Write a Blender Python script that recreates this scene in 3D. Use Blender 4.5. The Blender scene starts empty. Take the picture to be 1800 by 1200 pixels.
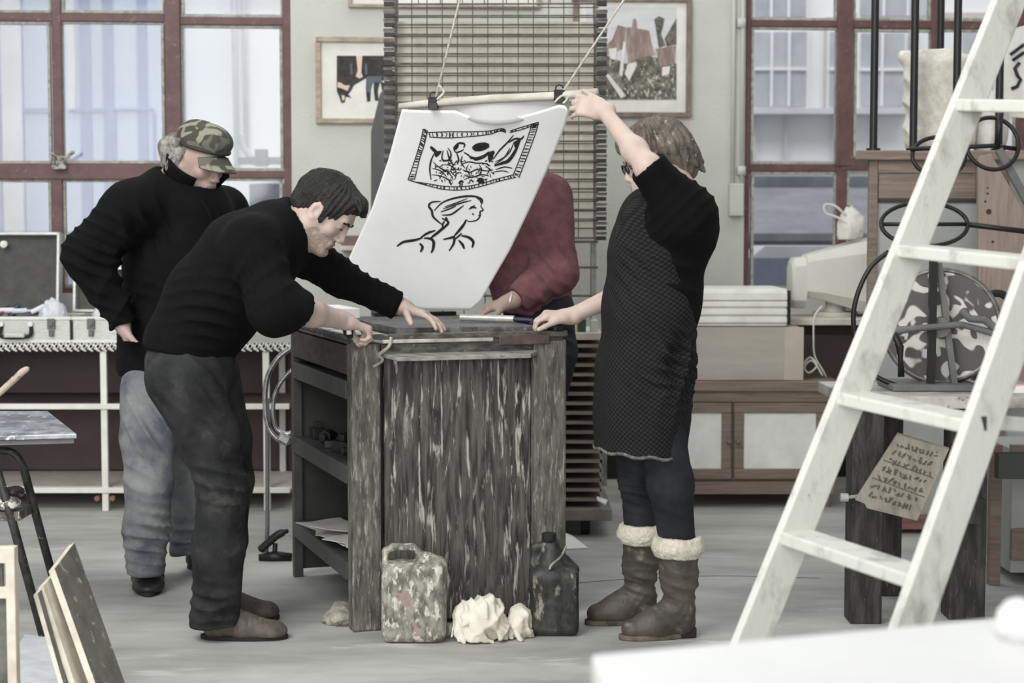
import bpy, bmesh, math, random
import numpy as np
from mathutils import Vector, Matrix
random.seed(7)
SC = bpy.context.scene
COL = SC.collection
# ------------------------------------------------------------------ camera
EYE = 1.32
FPX = 3000.0                                  # focal length in pixels of an 1800 px wide frame
PITCH = math.atan(200.0 / FPX)
cam_d = bpy.data.cameras.new('camera'); cam = bpy.data.objects.new('camera', cam_d); COL.objects.link(cam)
cam_d.sensor_width = 36.0; cam_d.lens = FPX / 1800.0 * 36.0
cam.location = (0, 0, EYE); cam.rotation_euler = (math.pi / 2 - PITCH, 0, 0)
cam_d.clip_end = 200; cam_d.dof.use_dof = True; cam_d.dof.focus_distance = 5.55; cam_d.dof.aperture_fstop = 3.4
SC.camera = cam
# ------------------------------------------------------------------ sky and lamps
w = bpy.data.worlds.new('overcast'); SC.world = w; w.use_nodes = True
nt = w.node_tree; bg = nt.nodes['Background']; bg.inputs[1].default_value = 0.80
tc = nt.nodes.new('ShaderNodeTexCoord'); sep = nt.nodes.new('ShaderNodeSeparateXYZ'); rp = nt.nodes.new('ShaderNodeValToRGB')
nt.links.new(tc.outputs['Generated'], sep.inputs[0]); nt.links.new(sep.outputs['Z'], rp.inputs[0]); nt.links.new(rp.outputs[0], bg.inputs[0])
rp.color_ramp.elements[0].position = 0.0; rp.color_ramp.elements[0].color = (.74, .75, .735, 1)
rp.color_ramp.elements[1].position = 0.6; rp.color_ramp.elements[1].color = (.98, 1.0, .985, 1)
def area(name, loc, target, size, power, col=(1, 1, 1)):
    d = bpy.data.lights.new(name, 'AREA'); d.shape = 'RECTANGLE'; d.size, d.size_y = size; d.energy = power; d.color = col
    o = bpy.data.objects.new(name, d); COL.objects.link(o); o.location = loc
    o.rotation_euler = (Vector(target) - Vector(loc)).to_track_quat('-Z', 'Y').to_euler(); return o
area('key_lamp_front', (-2.4, 2.0, 4.4), (0.0, 6.0, 0.8), (2.6, 2.0), 290, (.995, 1.0, .98))  # added area lamp, no actual skylight; models the figures from upper front left
area('fill_lamp_behind_camera', (-2.0, -6.0, 2.6), (0.0, 6.0, 0.8), (8.0, 3.4), 800, (.995, 1.0, .985))  # added broad fill lamp, no actual window; brightens low upright surfaces
area('rim_lamp_back', (0.4, 7.6, 4.6), (0.0, 6.2, 0.6), (6.0, 1.2), 70, (.97, .99, .99))  # added overhead lamp near the back wall, gives the figures a rim
area('daylight_outside', (0, 11.0, 6.5), (0, 13.5, 1.5), (12, 2.0), 330, (.98, .99, 1.0))
SC.view_settings.view_transform = 'Standard'; SC.view_settings.look = 'None'
SC.view_settings.exposure = -0.33; SC.view_settings.gamma = 1.0; SC.view_settings.use_curve_mapping = False
# ------------------------------------------------------------------ points of the place from the survey of the photograph
CP, SP_ = math.cos(PITCH), math.sin(PITCH)
def ray(px, py):
    u, v = (px - 900) / FPX, (600 - py) / FPX
    return Vector((u, v * SP_ + CP, v * CP - SP_))
def U(px, py, Y):
    d = ray(px, py); return Vector((0, 0, EYE)) + d * (Y / d.y)
def Fz(px, py, z=0.0):
    d = ray(px, py); return Vector((0, 0, EYE)) + d * ((z - EYE) / d.z)
def V(*a): return Vector(a)
# ------------------------------------------------------------------ tagging
def tag(o, label=None, cat=None, group=None, kind=None):
    if label: o['label'] = label
    if cat: o['category'] = cat
    if group: o['group'] = group
    if kind: o['kind'] = kind
    return o
def thing(name, loc, label, cat, group=None):
    o = bpy.data.objects.new(name, None); COL.objects.link(o); o.location = loc; o.empty_display_size = .1
    o['label'] = label; o['category'] = cat
    if group: o['group'] = group
    return o
def origin_of(o):
    p = Vector((0, 0, 0))
    while o is not None: p = p + o.location; o = o.parent
    return p
# ------------------------------------------------------------------ materials
_M = {}
def mat(name, c1, c2=None, scale=8.0, stretch=(1, 1, 1), lo=.35, hi=.65, rough=.6, metal=0.0, spec=.35, bump=0.0, bscale=None,
        detail=5.0, c3=None, scale3=20.0, lo3=.6, hi3=.7, stretch3=None, alpha=None, rot=(0, 0, 0), sheen=0.0, emit=None, dist=0.0):
    if name in _M: return _M[name]
    m = bpy.data.materials.new(name); m.use_nodes = True; n = m.node_tree.nodes; L = m.node_tree.links
    b = n['Principled BSDF']; b.inputs['Roughness'].default_value = rough; b.inputs['Metallic'].default_value = metal
    b.inputs['Specular IOR Level'].default_value = spec
    if sheen: b.inputs['Sheen Weight'].default_value = sheen; b.inputs['Sheen Roughness'].default_value = .5
    def C(c): return (c[0], c[1], c[2], 1)
    tcn = n.new('ShaderNodeTexCoord')
    def noise(sc, st, lo_, hi_, det=detail):
        mp = n.new('ShaderNodeMapping'); mp.inputs['Scale'].default_value = st; mp.inputs['Rotation'].default_value = rot
        L.new(tcn.outputs['Object'], mp.inputs[0])
        nz = n.new('ShaderNodeTexNoise'); nz.inputs['Scale'].default_value = sc; nz.inputs['Detail'].default_value = det
        nz.inputs['Roughness'].default_value = .62; nz.inputs['Distortion'].default_value = dist
        L.new(mp.outputs[0], nz.inputs['Vector'])
        mr = n.new('ShaderNodeMapRange'); mr.inputs[1].default_value = lo_; mr.inputs[2].default_value = hi_; mr.clamp = True
        L.new(nz.outputs[0], mr.inputs[0]); return mr, nz
    if c2 is None: c2 = tuple(x * .86 for x in c1)
    mr, nz = noise(scale, stretch, lo, hi)
    mx = n.new('ShaderNodeMix'); mx.data_type = 'RGBA'; mx.inputs[6].default_value = C(c1); mx.inputs[7].default_value = C(c2)
    L.new(mr.outputs[0], mx.inputs[0]); out = mx.outputs[2]
    if c3 is not None:
        mr3, _ = noise(scale3, stretch3 or stretch, lo3, hi3)
        m3 = n.new('ShaderNodeMix'); m3.data_type = 'RGBA'; L.new(out, m3.inputs[6]); m3.inputs[7].default_value = C(c3)
        L.new(mr3.outputs[0], m3.inputs[0]); out = m3.outputs[2]
    L.new(out, b.inputs['Base Color'])
    if bump:
        _, nb = noise(bscale or scale * 4, stretch, 0, 1)
        bp = n.new('ShaderNodeBump'); bp.inputs['Strength'].default_value = bump; bp.inputs['Distance'].default_value = .01
        L.new(nb.outputs[0], bp.inputs['Height']); L.new(bp.outputs[0], b.inputs['Normal'])
    if emit: b.inputs['Emission Color'].default_value = C(emit); b.inputs['Emission Strength'].default_value = 1
    _M[name] = m; return m
def glass_mat():
    m = bpy.data.materials.new('window_glass'); m.use_nodes = True; n = m.node_tree.nodes; L = m.node_tree.links
    n.remove(n['Principled BSDF']); out = n['Material Output']
    t = n.new('ShaderNodeBsdfTransparent'); t.inputs[0].default_value = (.97, .98, .99, 1)
    g = n.new('ShaderNodeBsdfGlossy'); g.inputs['Roughness'].default_value = .08
    f = n.new('ShaderNodeFresnel'); f.inputs[0].default_value = 1.4
    mx = n.new('ShaderNodeMixShader'); L.new(f.outputs[0], mx.inputs[0]); L.new(t.outputs[0], mx.inputs[1]); L.new(g.outputs[0], mx.inputs[2])
    L.new(mx.outputs[0], out.inputs[0]); return m
GLASS = glass_mat()
# ------------------------------------------------------------------ mesh builder
class MB:
    def __init__(s): s.v = []; s.f = []; s.m = []
    def add(s, vs, fs, mi=0):
        b = len(s.v); s.v += [Vector(x) for x in vs]; s.f += [tuple(b + i for i in f) for f in fs]; s.m += [mi] * len(fs); return s
    def box(s, c, sz, R=None, mi=0):
        c = Vector(c); hx, hy, hz = sz[0] / 2, sz[1] / 2, sz[2] / 2
        vs = [Vector((x * hx, y * hy, z * hz)) for x in (-1, 1) for y in (-1, 1) for z in (-1, 1)]
        if R is not None: vs = [R @ q for q in vs]
        return s.add([c + q for q in vs], [(0, 1, 3, 2), (4, 6, 7, 5), (0, 4, 5, 1), (2, 3, 7, 6), (0, 2, 6, 4), (1, 5, 7, 3)], mi)
    def bar(s, a, b, w, h, up=(0, 0, 1), mi=0, e0=1.0, e1=1.0):
        a = Vector(a); b = Vector(b); d = (b - a).normalized(); up = Vector(up)
        r = d.cross(up)
        if r.length < 1e-4: r = d.cross(Vector((1, 0, 0)))
        r.normalize(); u = r.cross(d).normalized(); vs = []
        for p, e in ((a, e0), (b, e1)):
            for i, j in ((-1, -1), (1, -1), (1, 1), (-1, 1)): vs.append(p + r * (i * w * e / 2) + u * (j * h * e / 2))
        return s.add(vs, [(0, 1, 2, 3), (7, 6, 5, 4), (0, 4, 5, 1), (1, 5, 6, 2), (2, 6, 7, 3), (3, 7, 4, 0)], mi)
    def tube(s, pts, r, n=10, mi=0, cyc=False, caps=True):
        pts = [Vector(p) for p in pts]; N = len(pts); rs = r if isinstance(r, (list, tuple)) else [r] * N
        vs = []; prev = None
        for i, p in enumerate(pts):
            if cyc: t = pts[(i + 1) % N] - pts[i - 1]
            else: t = pts[min(i + 1, N - 1)] - pts[max(i - 1, 0)]
            t.normalize()
            if prev is None: a = t.orthogonal().normalized()
            else: a = (prev - t * prev.dot(t)).normalized()
            prev = a; c = t.cross(a)
            for k in range(n):
                th = 2 * math.pi * k / n; vs.append(p + (a * math.cos(th) + c * math.sin(th)) * rs[i])
        fs = []
        for i in range(N if cyc else N - 1):
            j = (i + 1) % N
            for k in range(n): k2 = (k + 1) % n; fs.append((i * n + k, i * n + k2, j * n + k2, j * n + k))
        if caps and not cyc: fs.append(tuple(range(n - 1, -1, -1))); fs.append(tuple((N - 1) * n + k for k in range(n)))
        return s.add(vs, fs, mi)
    def cyl(s, a, b, r, r2=None, n=24, mi=0): return s.tube([a, b], [r, r if r2 is None else r2], n, mi)
    def prism(s, pts, d, mi=0):
        pts = [Vector(p) for p in pts]; d = Vector(d); n = len(pts)
        fs = [tuple(range(n)), tuple(range(2 * n - 1, n - 1, -1))]
        for i in range(n): j = (i + 1) % n; fs.append((i, i + n, j + n, j))
        return s.add(pts + [p + d for p in pts], fs, mi)
    def grid(s, fn, nu, nv, mi=0, thick=None):
        P = [[Vector(fn(i / nu, j / nv)) for j in range(nv + 1)] for i in range(nu + 1)]
        vs = [P[i][j] for i in range(nu + 1) for j in range(nv + 1)]; W = nv + 1
        fs = [(i * W + j, (i + 1) * W + j, (i + 1) * W + j + 1, i * W + j + 1) for i in range(nu) for j in range(nv)]
        if thick is not None:
            t = Vector(thick); n0 = len(vs); vs += [q + t for q in vs]; f2 = [tuple(n0 + k for k in reversed(f)) for f in fs]
            side = []
            for i in range(nu): side += [(i * W, n0 + i * W, n0 + (i + 1) * W, (i + 1) * W), (i * W + nv, (i + 1) * W + nv, n0 + (i + 1) * W + nv, n0 + i * W + nv)]
            for j in range(nv): side += [(j, j + 1, n0 + j + 1, n0 + j), (nu * W + j, n0 + nu * W + j, n0 + nu * W + j + 1, nu * W + j + 1)]
            fs = fs + f2 + side
        return s.add(vs, fs, mi)
    def build(s, name, mats, parent=None, smooth=False, bevel=0.0, sub=0, base=None):
        me = bpy.data.meshes.new(name); o = bpy.data.objects.new(name, me); COL.objects.link(o)
        if parent is not None: org = origin_of(parent); o.parent = parent
        else:
            if base is None:
                xs = [v.x for v in s.v]; ys = [v.y for v in s.v]; zs = [v.z for v in s.v]
                base = Vector(((min(xs) + max(xs)) / 2, (min(ys) + max(ys)) / 2, min(zs)))
            org = Vector(base); o.location = org
        me.from_pydata([tuple(v - org) for v in s.v], [], s.f)
        if not isinstance(mats, (list, tuple)): mats = [mats]
        for m in mats: me.materials.append(m)
        me.polygons.foreach_set('material_index', s.m)
        bm = bmesh.new(); bm.from_mesh(me); bmesh.ops.recalc_face_normals(bm, faces=bm.faces); bm.to_mesh(me); bm.free()
        if smooth: me.polygons.foreach_set('use_smooth', [True] * len(me.polygons))
        if bevel:
            md = o.modifiers.new('bevel', 'BEVEL'); md.width = bevel; md.segments = 2; md.limit_method = 'ANGLE'; md.angle_limit = math.radians(40)
        if sub: md = o.modifiers.new('sub', 'SUBSURF'); md.levels = sub; md.render_levels = sub
        return o
def arc(c, r, a0, a1, n, ex, ez, r2=None):
    c = Vector(c); ex = Vector(ex); ez = Vector(ez); r2 = r if r2 is None else r2
    return [c + ex * (r * math.cos(math.radians(a0 + (a1 - a0) * i / n))) + ez * (r2 * math.sin(math.radians(a0 + (a1 - a0) * i / n))) for i in range(n + 1)]
def bez(pts, n=16):
    pts = [Vector(p) for p in pts]; out = []; m = len(pts)
    for i in range(m - 1):
        p0 = pts[max(i - 1, 0)]; p1 = pts[i]; p2 = pts[i + 1]; p3 = pts[min(i + 2, m - 1)]
        for k in range(n):
            t = k / n
            out.append(.5 * ((2 * p1) + (p2 - p0) * t + (2 * p0 - 5 * p1 + 4 * p2 - p3) * t * t + (3 * p1 - p0 - 3 * p2 + p3) * t ** 3))
    out.append(pts[-1]); return out
# ------------------------------------------------------------------ sculpting: smooth blended volumes turned into one skin
def A3(v): return np.array([v[0], v[1], v[2]], dtype=np.float32)
class Clay:
    def __init__(s, lo, hi, h):
        s.h = h; s.lo = A3(lo) - 3 * h; s.n = np.ceil((A3(hi) - s.lo) / h).astype(int) + 4
        s.F = np.full(tuple(s.n), .2, np.float32)
    def _sub(s, lo, hi):
        i0 = np.clip(np.floor((lo - s.lo) / s.h).astype(int), 0, s.n - 1); i1 = np.clip(np.ceil((hi - s.lo) / s.h).astype(int) + 1, 1, s.n)
        if (i1 <= i0).any(): return None
        ax = [s.lo[k] + s.h * np.arange(i0[k], i1[k], dtype=np.float32) for k in range(3)]
        return tuple(slice(i0[k], i1[k]) for k in range(3)), ax[0][:, None, None], ax[1][None, :, None], ax[2][None, None, :]
    def _mix(s, sl, d, k, op):
        F = s.F[sl]
        if op == 'sub':
            d = -d; h = np.maximum(k - np.abs(F - d), 0) / k; s.F[sl] = np.maximum(F, d) + h * h * k * .25
        else:
            h = np.maximum(k - np.abs(F - d), 0) / k; s.F[sl] = np.minimum(F, d) - h * h * k * .25
    def cap(s, a, b, ra, rb=None, k=.03, flat=None, op='add'):
        a = A3(a); b = A3(b); rb = ra if rb is None else rb; R = max(ra, rb); ex = 1.0
        if flat: ex = max(1.0, flat[1])
        m = R * ex + k + .01
        q = s._sub(np.minimum(a, b) - m, np.maximum(a, b) + m)
        if q is None: return s
        sl, X, Y, Z = q; X = X - a[0]; Y = Y - a[1]; Z = Z - a[2]; ba = b - a; L = float(ba @ ba) + 1e-9
        t = np.clip((X * ba[0] + Y * ba[1] + Z * ba[2]) / L, 0, 1)
        dx = X - t * ba[0]; dy = Y - t * ba[1]; dz = Z - t * ba[2]
        if flat:
            n = A3(Vector(flat[0]).normalized()); g = (dx * n[0] + dy * n[1] + dz * n[2]) * (1 / flat[1] - 1)
            dx = dx + g * n[0]; dy = dy + g * n[1]; dz = dz + g * n[2]
        d = np.sqrt(dx * dx + dy * dy + dz * dz) - (ra + (rb - ra) * t)
        s._mix(sl, d, k, op); return s
    def ell(s, c, rad, fr=None, k=.02, op='add'):
        c = A3(c); R = max(rad); m = R + k + .01; q = s._sub(c - m, c + m)
        if q is None: return s
        sl, X, Y, Z = q; X = X - c[0]; Y = Y - c[1]; Z = Z - c[2]
        ax = fr or ((1, 0, 0), (0, 1, 0), (0, 0, 1)); k0 = 0; k1 = 0
        for e, r in zip(ax, rad):
            p = X * e[0] + Y * e[1] + Z * e[2]; k0 = k0 + (p / r) ** 2; k1 = k1 + (p / (r * r)) ** 2
        k0 = np.sqrt(k0); k1 = np.sqrt(k1) + 1e-6
        s._mix(sl, (k0 * (k0 - 1) / k1).astype(np.float32), k, op); return s
    def box(s, c, hs, fr=None, rnd=.01, k=.01, op='add'):
        c = A3(c); R = math.sqrt(sum(x * x for x in hs)); m = R + k + .01; q = s._sub(c - m, c + m)
        if q is None: return s
        sl, X, Y, Z = q; X = X - c[0]; Y = Y - c[1]; Z = Z - c[2]; ax = fr or ((1, 0, 0), (0, 1, 0), (0, 0, 1)); o = 0; mx = None
        for e, r in zip(ax, hs):
            p = np.abs(X * e[0] + Y * e[1] + Z * e[2]) - (r - rnd); o = o + np.maximum(p, 0) ** 2; mx = p if mx is None else np.maximum(mx, p)
        s._mix(sl, (np.sqrt(o) + np.minimum(mx, 0) - rnd).astype(np.float32), k, op); return s
    def cut(s, p, n, c=None, R=9.0, k=.004):
        """slice away what lies on the side n points to, near c"""
        p = A3(p); n = A3(Vector(n).normalized())
        if c is None: lo = s.lo - 1; hi = s.lo + s.n * s.h + 1
        else: lo = A3(c) - R; hi = A3(c) + R
        q = s._sub(lo, hi)
        if q is None: return s
        sl, X, Y, Z = q; d = (X - p[0]) * n[0] + (Y - p[1]) * n[1] + (Z - p[2]) * n[2]
        if c is not None: rr = np.sqrt((X - c[0]) ** 2 + (Y - c[1]) ** 2 + (Z - c[2]) ** 2) - R; d = np.where(rr < 0, d, -1.0)
        s.F[sl] = np.maximum(s.F[sl], d.astype(np.float32)); return s
    def mesh(s):
        F = s.F; ins = F < 0; h = s.h; cs = [c - 1 for c in F.shape]
        cnt = np.zeros(cs, np.int8)
        offs = [(i, j, k) for i in (0, 1) for j in (0, 1) for k in (0, 1)]
        for (i, j, k) in offs: cnt += ins[i:i + cs[0], j:j + cs[1], k:k + cs[2]]
        act = (cnt > 0) & (cnt < 8); idx = np.argwhere(act); vid = np.full(cs, -1, np.int32); vid[act] = np.arange(len(idx))
        val = {o: F[idx[:, 0] + o[0], idx[:, 1] + o[1], idx[:, 2] + o[2]] for o in offs}
        P = np.zeros((len(idx), 3)); C = np.zeros(len(idx))
        for o in offs:
            for a in range(3):
                if o[a] == 0:
                    o2 = list(o); o2[a] = 1; o2 = tuple(o2); v0, v1 = val[o], val[o2]; m = (v0 < 0) != (v1 < 0)
                    t = np.where(m, v0 / np.where(m, v0 - v1, 1), 0); q = np.zeros((len(idx), 3)) + np.array(o); q[:, a] = t
                    P[m] += q[m]; C[m] += 1
        P = (P / C[:, None] + idx) * h + s.lo; faces = []
        for a in range(3):
            b, c = (a + 1) % 3, (a + 2) % 3
            sl0 = [slice(1, -1)] * 3; sl1 = [slice(1, -1)] * 3; sl0[a] = slice(0, -1); sl1[a] = slice(1, None)
            A = ins[tuple(sl0)]; B = ins[tuple(sl1)]; e = np.argwhere(A != B); off = np.array([1, 1, 1]); off[a] = 0; g = e + off
            flip = A[tuple(e.T)]
            def vv(db, dc):
                q = g.copy(); q[:, b] -= db; q[:, c] -= dc; return vid[q[:, 0], q[:, 1], q[:, 2]]
            Q = np.stack([vv(1, 1), vv(0, 1), vv(0, 0), vv(1, 0)], 1); Q[~flip] = Q[~flip][:, ::-1]; faces.append(Q)
        Q = np.concatenate(faces); Q = Q[(Q >= 0).all(1)]; return P, Q
    def build(s, name, mats, parent=None, base=None, disp=None, smooth_it=2, zone=None):
        P, Q = s.mesh(); s.F = None
        # smoothing
        e = np.concatenate([Q[:, [0, 1]], Q[:, [1, 2]], Q[:, [2, 3]], Q[:, [3, 0]]]); nV = len(P)
        for _ in range(smooth_it):
            acc = np.zeros((nV, 3)); ct = np.zeros(nV)
            for k in range(3): acc[:, k] = np.bincount(e[:, 0], P[e[:, 1], k], nV) + np.bincount(e[:, 1], P[e[:, 0], k], nV)
            ct = np.bincount(e[:, 0], minlength=nV) + np.bincount(e[:, 1], minlength=nV)
            P = P * .5 + .5 * acc / np.maximum(ct, 1)[:, None]
        if disp is not None:
            N = np.zeros((nV, 3)); fn = np.cross(P[Q[:, 2]] - P[Q[:, 0]], P[Q[:, 3]] - P[Q[:, 1]])
            for c in range(4):
                for k in range(3): N[:, k] += np.bincount(Q[:, c], fn[:, k], nV)
            N /= np.linalg.norm(N, axis=1)[:, None] + 1e-12; P = P + N * disp(P)[:, None]
        me = bpy.data.meshes.new(name); o = bpy.data.objects.new(name, me); COL.objects.link(o)
        if parent is not None: org = origin_of(parent); o.parent = parent
        else: org = Vector(base) if base is not None else Vector((*(P.min(0) + P.max(0))[:2] / 2, P[:, 2].min())); o.location = org
        Pl = (P - np.array(org)).astype(np.float32)
        me.vertices.add(nV); me.vertices.foreach_set('co', Pl.ravel()); me.loops.add(len(Q) * 4); me.loops.foreach_set('vertex_index', Q.astype(np.int32).ravel())
        me.polygons.add(len(Q)); me.polygons.foreach_set('loop_start', np.arange(0, len(Q) * 4, 4, dtype=np.int32))
        me.polygons.foreach_set('use_smooth', np.ones(len(Q), bool))
        if not isinstance(mats, (list, tuple)): mats = [mats]
        for m in mats: me.materials.append(m)
        if zone is not None:
            cen = P[Q].mean(1); me.polygons.foreach_set('material_index', zone(cen).astype(np.int32))
        me.update(calc_edges=True); me.validate(); return o
_rng = np.random.default_rng(3)
def wob(P, freq, seed=0, n=5):
    r = np.random.default_rng(seed + 11); out = 0
    for i in range(n):
        k = r.normal(size=3); k = k / np.linalg.norm(k) * freq * (.7 + .8 * r.random()); out = out + np.sin(P @ k + r.random() * 6.28)
    return out / n
def folds(lst, gen=.003, gfreq=28, seed=0, fine=.0):
    """lst: (centre, direction across the folds, reach, height, spacing)"""
    def f(P):
        d = gen * wob(P, gfreq, seed) + fine * wob(P, gfreq * 5, seed + 5)
        for i, (c, ax, R, amp, lam) in enumerate(lst):
            c = np.array(c); ax = np.array(Vector(ax).normalized()); q = P - c
            m = np.exp(-(q * q).sum(1) / (R * R)) * np.clip(.55 + 1.1 * wob(P, 13, seed + i + 50), 0, 1.1); r = np.random.default_rng(seed * 7 + i); sg = 0
            for _ in range(4):
                v = r.normal(size=3); v -= ax * (v @ ax); v /= np.linalg.norm(v); kk = (ax * (.65 + .6 * r.random()) + v * (r.random() - .5) * 1.1) * math.pi / lam * 1.1; sg = sg + np.sin(P @ kk + 6.28 * r.random() + 1.0 * wob(P, 14, seed + i))
            d = d + amp * 1.45 * m * (.55 - np.abs(sg / 1.6) ** .8)
        return d
    return f
def c_(r, g, b, k=1.0):
    def f(x): x = x / 255.0; return (x / 12.92 if x <= .04045 else ((x + .055) / 1.055) ** 2.4) * k
    return (f(r), f(g), f(b))
# ------------------------------------------------------------------ materials of the room
M_wall = mat('wall_plaster', c_(197, 198, 191), c_(189, 190, 183), scale=3, rough=.85, bump=.35, bscale=60, spec=.15)
M_floor = mat('concrete_floor', c_(186, 186, 181), c_(146, 146, 141), scale=2.2, stretch=(.5, 1.3, 1), rough=.7, bump=.25, bscale=14, c3=c_(196, 196, 193), scale3=5, lo3=.6, hi3=.72, stretch3=(.5, 1.6, 1), spec=.25, detail=9)
M_red = mat('oxide_red_paint', c_(106, 78, 77), c_(88, 64, 63), scale=14, rough=.5, c3=c_(136, 112, 108), scale3=40, lo3=.62, hi3=.72, bump=.1)
M_putty = mat('old_putty', c_(190, 188, 178), c_(140, 138, 128), scale=40, rough=.8, bump=.3)
M_maroon = mat('maroon_wall_paint', c_(88, 73, 71), c_(72, 60, 59), scale=2.5, rough=.6)
M_white = mat('white_enamel', c_(228, 228, 221), c_(212, 211, 203), scale=9, rough=.45)
M_cream = mat('cream_paint', c_(205, 199, 188), c_(186, 178, 168), scale=12, rough=.55)
M_pine = mat('pine_wood', c_(142, 126, 116), c_(108, 94, 85), scale=6, stretch=(.5, 1, 7), lo=.3, hi=.7, rough=.55, bump=.12, dist=1.2)
M_pineh = mat('pine_wood_across', c_(148, 132, 122), c_(112, 97, 88), scale=5, stretch=(.6, 1, 9), lo=.3, hi=.7, rough=.55, bump=.12, dist=1.5)
M_pinev = mat('pine_wood_upright', c_(166, 150, 139), c_(134, 118, 108), scale=6, stretch=(8, 3, .6), lo=.3, hi=.7, rough=.55, bump=.12, dist=1.2)
M_paleply = mat('pale_plywood', c_(182, 176, 167), c_(168, 162, 154), scale=3, stretch=(1, 1, 5), rough=.65)
M_greyp = mat('grey_green_panel', c_(166, 168, 164), c_(154, 156, 152), scale=4, rough=.6)
M_frame = mat('picture_frame_wood', c_(176, 160, 143), c_(140, 124, 110), scale=12, stretch=(1, 1, 4), rough=.5)
M_framed = mat('dark_picture_frame_wood', c_(132, 118, 109), c_(104, 92, 84), scale=12, stretch=(3, 1, 1), rough=.45)
M_mat = mat('picture_mount', c_(224, 223, 217), rough=.9)
M_metal = mat('brushed_aluminium', c_(196, 196, 190), c_(170, 170, 165), scale=30, stretch=(1, 1, 6), rough=.35, metal=.35, bump=.05)
M_chrome = mat('worn_chrome', c_(200, 200, 200), c_(120, 120, 120), scale=20, rough=.25, metal=.8)
M_black = mat('black_paint', c_(32, 32, 32), c_(22, 22, 22), scale=10, rough=.4)
M_blackr = mat('black_rubber', c_(28, 28, 29), rough=.7)
M_casegrey = mat('charcoal_foam_lining', c_(88, 87, 84), c_(76, 75, 72), scale=20, rough=.9)
M_steelgrey = mat('grey_painted_steel', c_(110, 110, 108), c_(92, 92, 90), scale=9, rough=.45)
M_beige = mat('beige_plastic', c_(205, 204, 196), c_(196, 194, 186), scale=4, rough=.5)
M_paper = mat('white_paper', c_(236, 236, 236), c_(230, 230, 230), scale=6, rough=.9, spec=.1)
M_ink = mat('black_printing_ink', c_(34, 34, 35), c_(60, 60, 60), scale=60, rough=.6, lo=.5, hi=.7)
# ------------------------------------------------------------------ floor
f = MB(); f.box((0, 5.0, -.05), (14, 12, .1)); f.build('floor', M_floor, base=(0, 5, -.1)); tag(bpy.data.objects['floor'], kind='structure')
def crack(pts, wd, name='trim_1'):
    m = MB(); pts = bez([Fz(*p, .0008) for p in pts], 6)
    m.tube(pts, wd, 4); o = m.build(name, mat('floor_joint', c_(124, 122, 119), rough=.9)); tag(o, kind='structure')
crack([(1000, 1026), (1100, 1018), (1260, 1012), (1440, 1016)], .0022)
# ------------------------------------------------------------------ rear wall frame (it recedes a little to the right)
WA = math.radians(4.0); WX = Vector((math.cos(WA), math.sin(WA), 0)); WN = Vector((math.sin(WA), -math.cos(WA), 0))   # WN points into the room
WO = Vector((0, 8.9, 0)); RW = Matrix((WX, -WN, Vector((0, 0, 1)))).transposed()
def wsz(px, py, off=0.0):
    d = ray(px, py); p0 = WO + WN * off; e = Vector((0, 0, EYE)); t = (p0 - e).dot(WN) / d.dot(WN); q = e + d * t - WO
    return q.dot(WX), q.z
def wpt(s, z, n=0.0): return WO + WX * s + WN * n + Vector((0, 0, z))
def wbox(m, s0, s1, z0, z1, n0, n1, mi=0): m.box(wpt((s0 + s1) / 2, (z0 + z1) / 2, (n0 + n1) / 2), (abs(s1 - s0), abs(n1 - n0), abs(z1 - z0)), RW, mi); return m
def wpx(m, x0, y0, x1, y1, n0, n1, mi=0):
    xm, ym = (x0 + x1) / 2, (y0 + y1) / 2; s0 = wsz(x0, ym, n1)[0]; s1 = wsz(x1, ym, n1)[0]; z1 = wsz(xm, y0, n1)[1]; z0 = wsz(xm, y1, n1)[1]
    return wbox(m, s0, s1, z0, z1, n0, n1, mi)
LW0, LW1 = wsz(-160, 200)[0], wsz(512, 200)[0]
RW0, RW1 = wsz(1309, 250)[0], wsz(2010, 250)[0]
SIL, SIR = wsz(400, 515)[1], wsz(1390, 512)[1]; TOPZ = 3.4
m = MB()
wbox(m, -4.6, LW0, 0, TOPZ, -.25, 0); wbox(m, LW0, LW1, 0, SIL, -.25, 0); wbox(m, LW0, LW1, 3.0, TOPZ, -.25, 0)
wbox(m, LW1, RW0, 0, TOPZ, -.25, 0); wbox(m, RW0, RW1, 0, SIR, -.25, 0); wbox(m, RW0, RW1, 3.0, TOPZ, -.25, 0); wbox(m, RW1, 5.0, 0, TOPZ, -.25, 0)
tag(m.build('wall_back', M_wall), kind='structure')
m = MB(); wbox(m, -4.6, wsz(640, 700)[0], 0, wsz(300, 603)[1], 0, .012); tag(m.build('trim_2', M_maroon), kind='structure')
m = MB(); wbox(m, wsz(1200, 700)[0], 4.2, 0, wsz(1400, 560)[1], 0, .012); tag(m.build('trim_3', M_maroon), kind='structure')
m = MB(); wbox(m, -4.6, 4.8, 0, .17, .012, .03); tag(m.build('baseboard_back', mat('dark_skirting', c_(30, 27, 27), rough=.6)), kind='structure')
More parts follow.
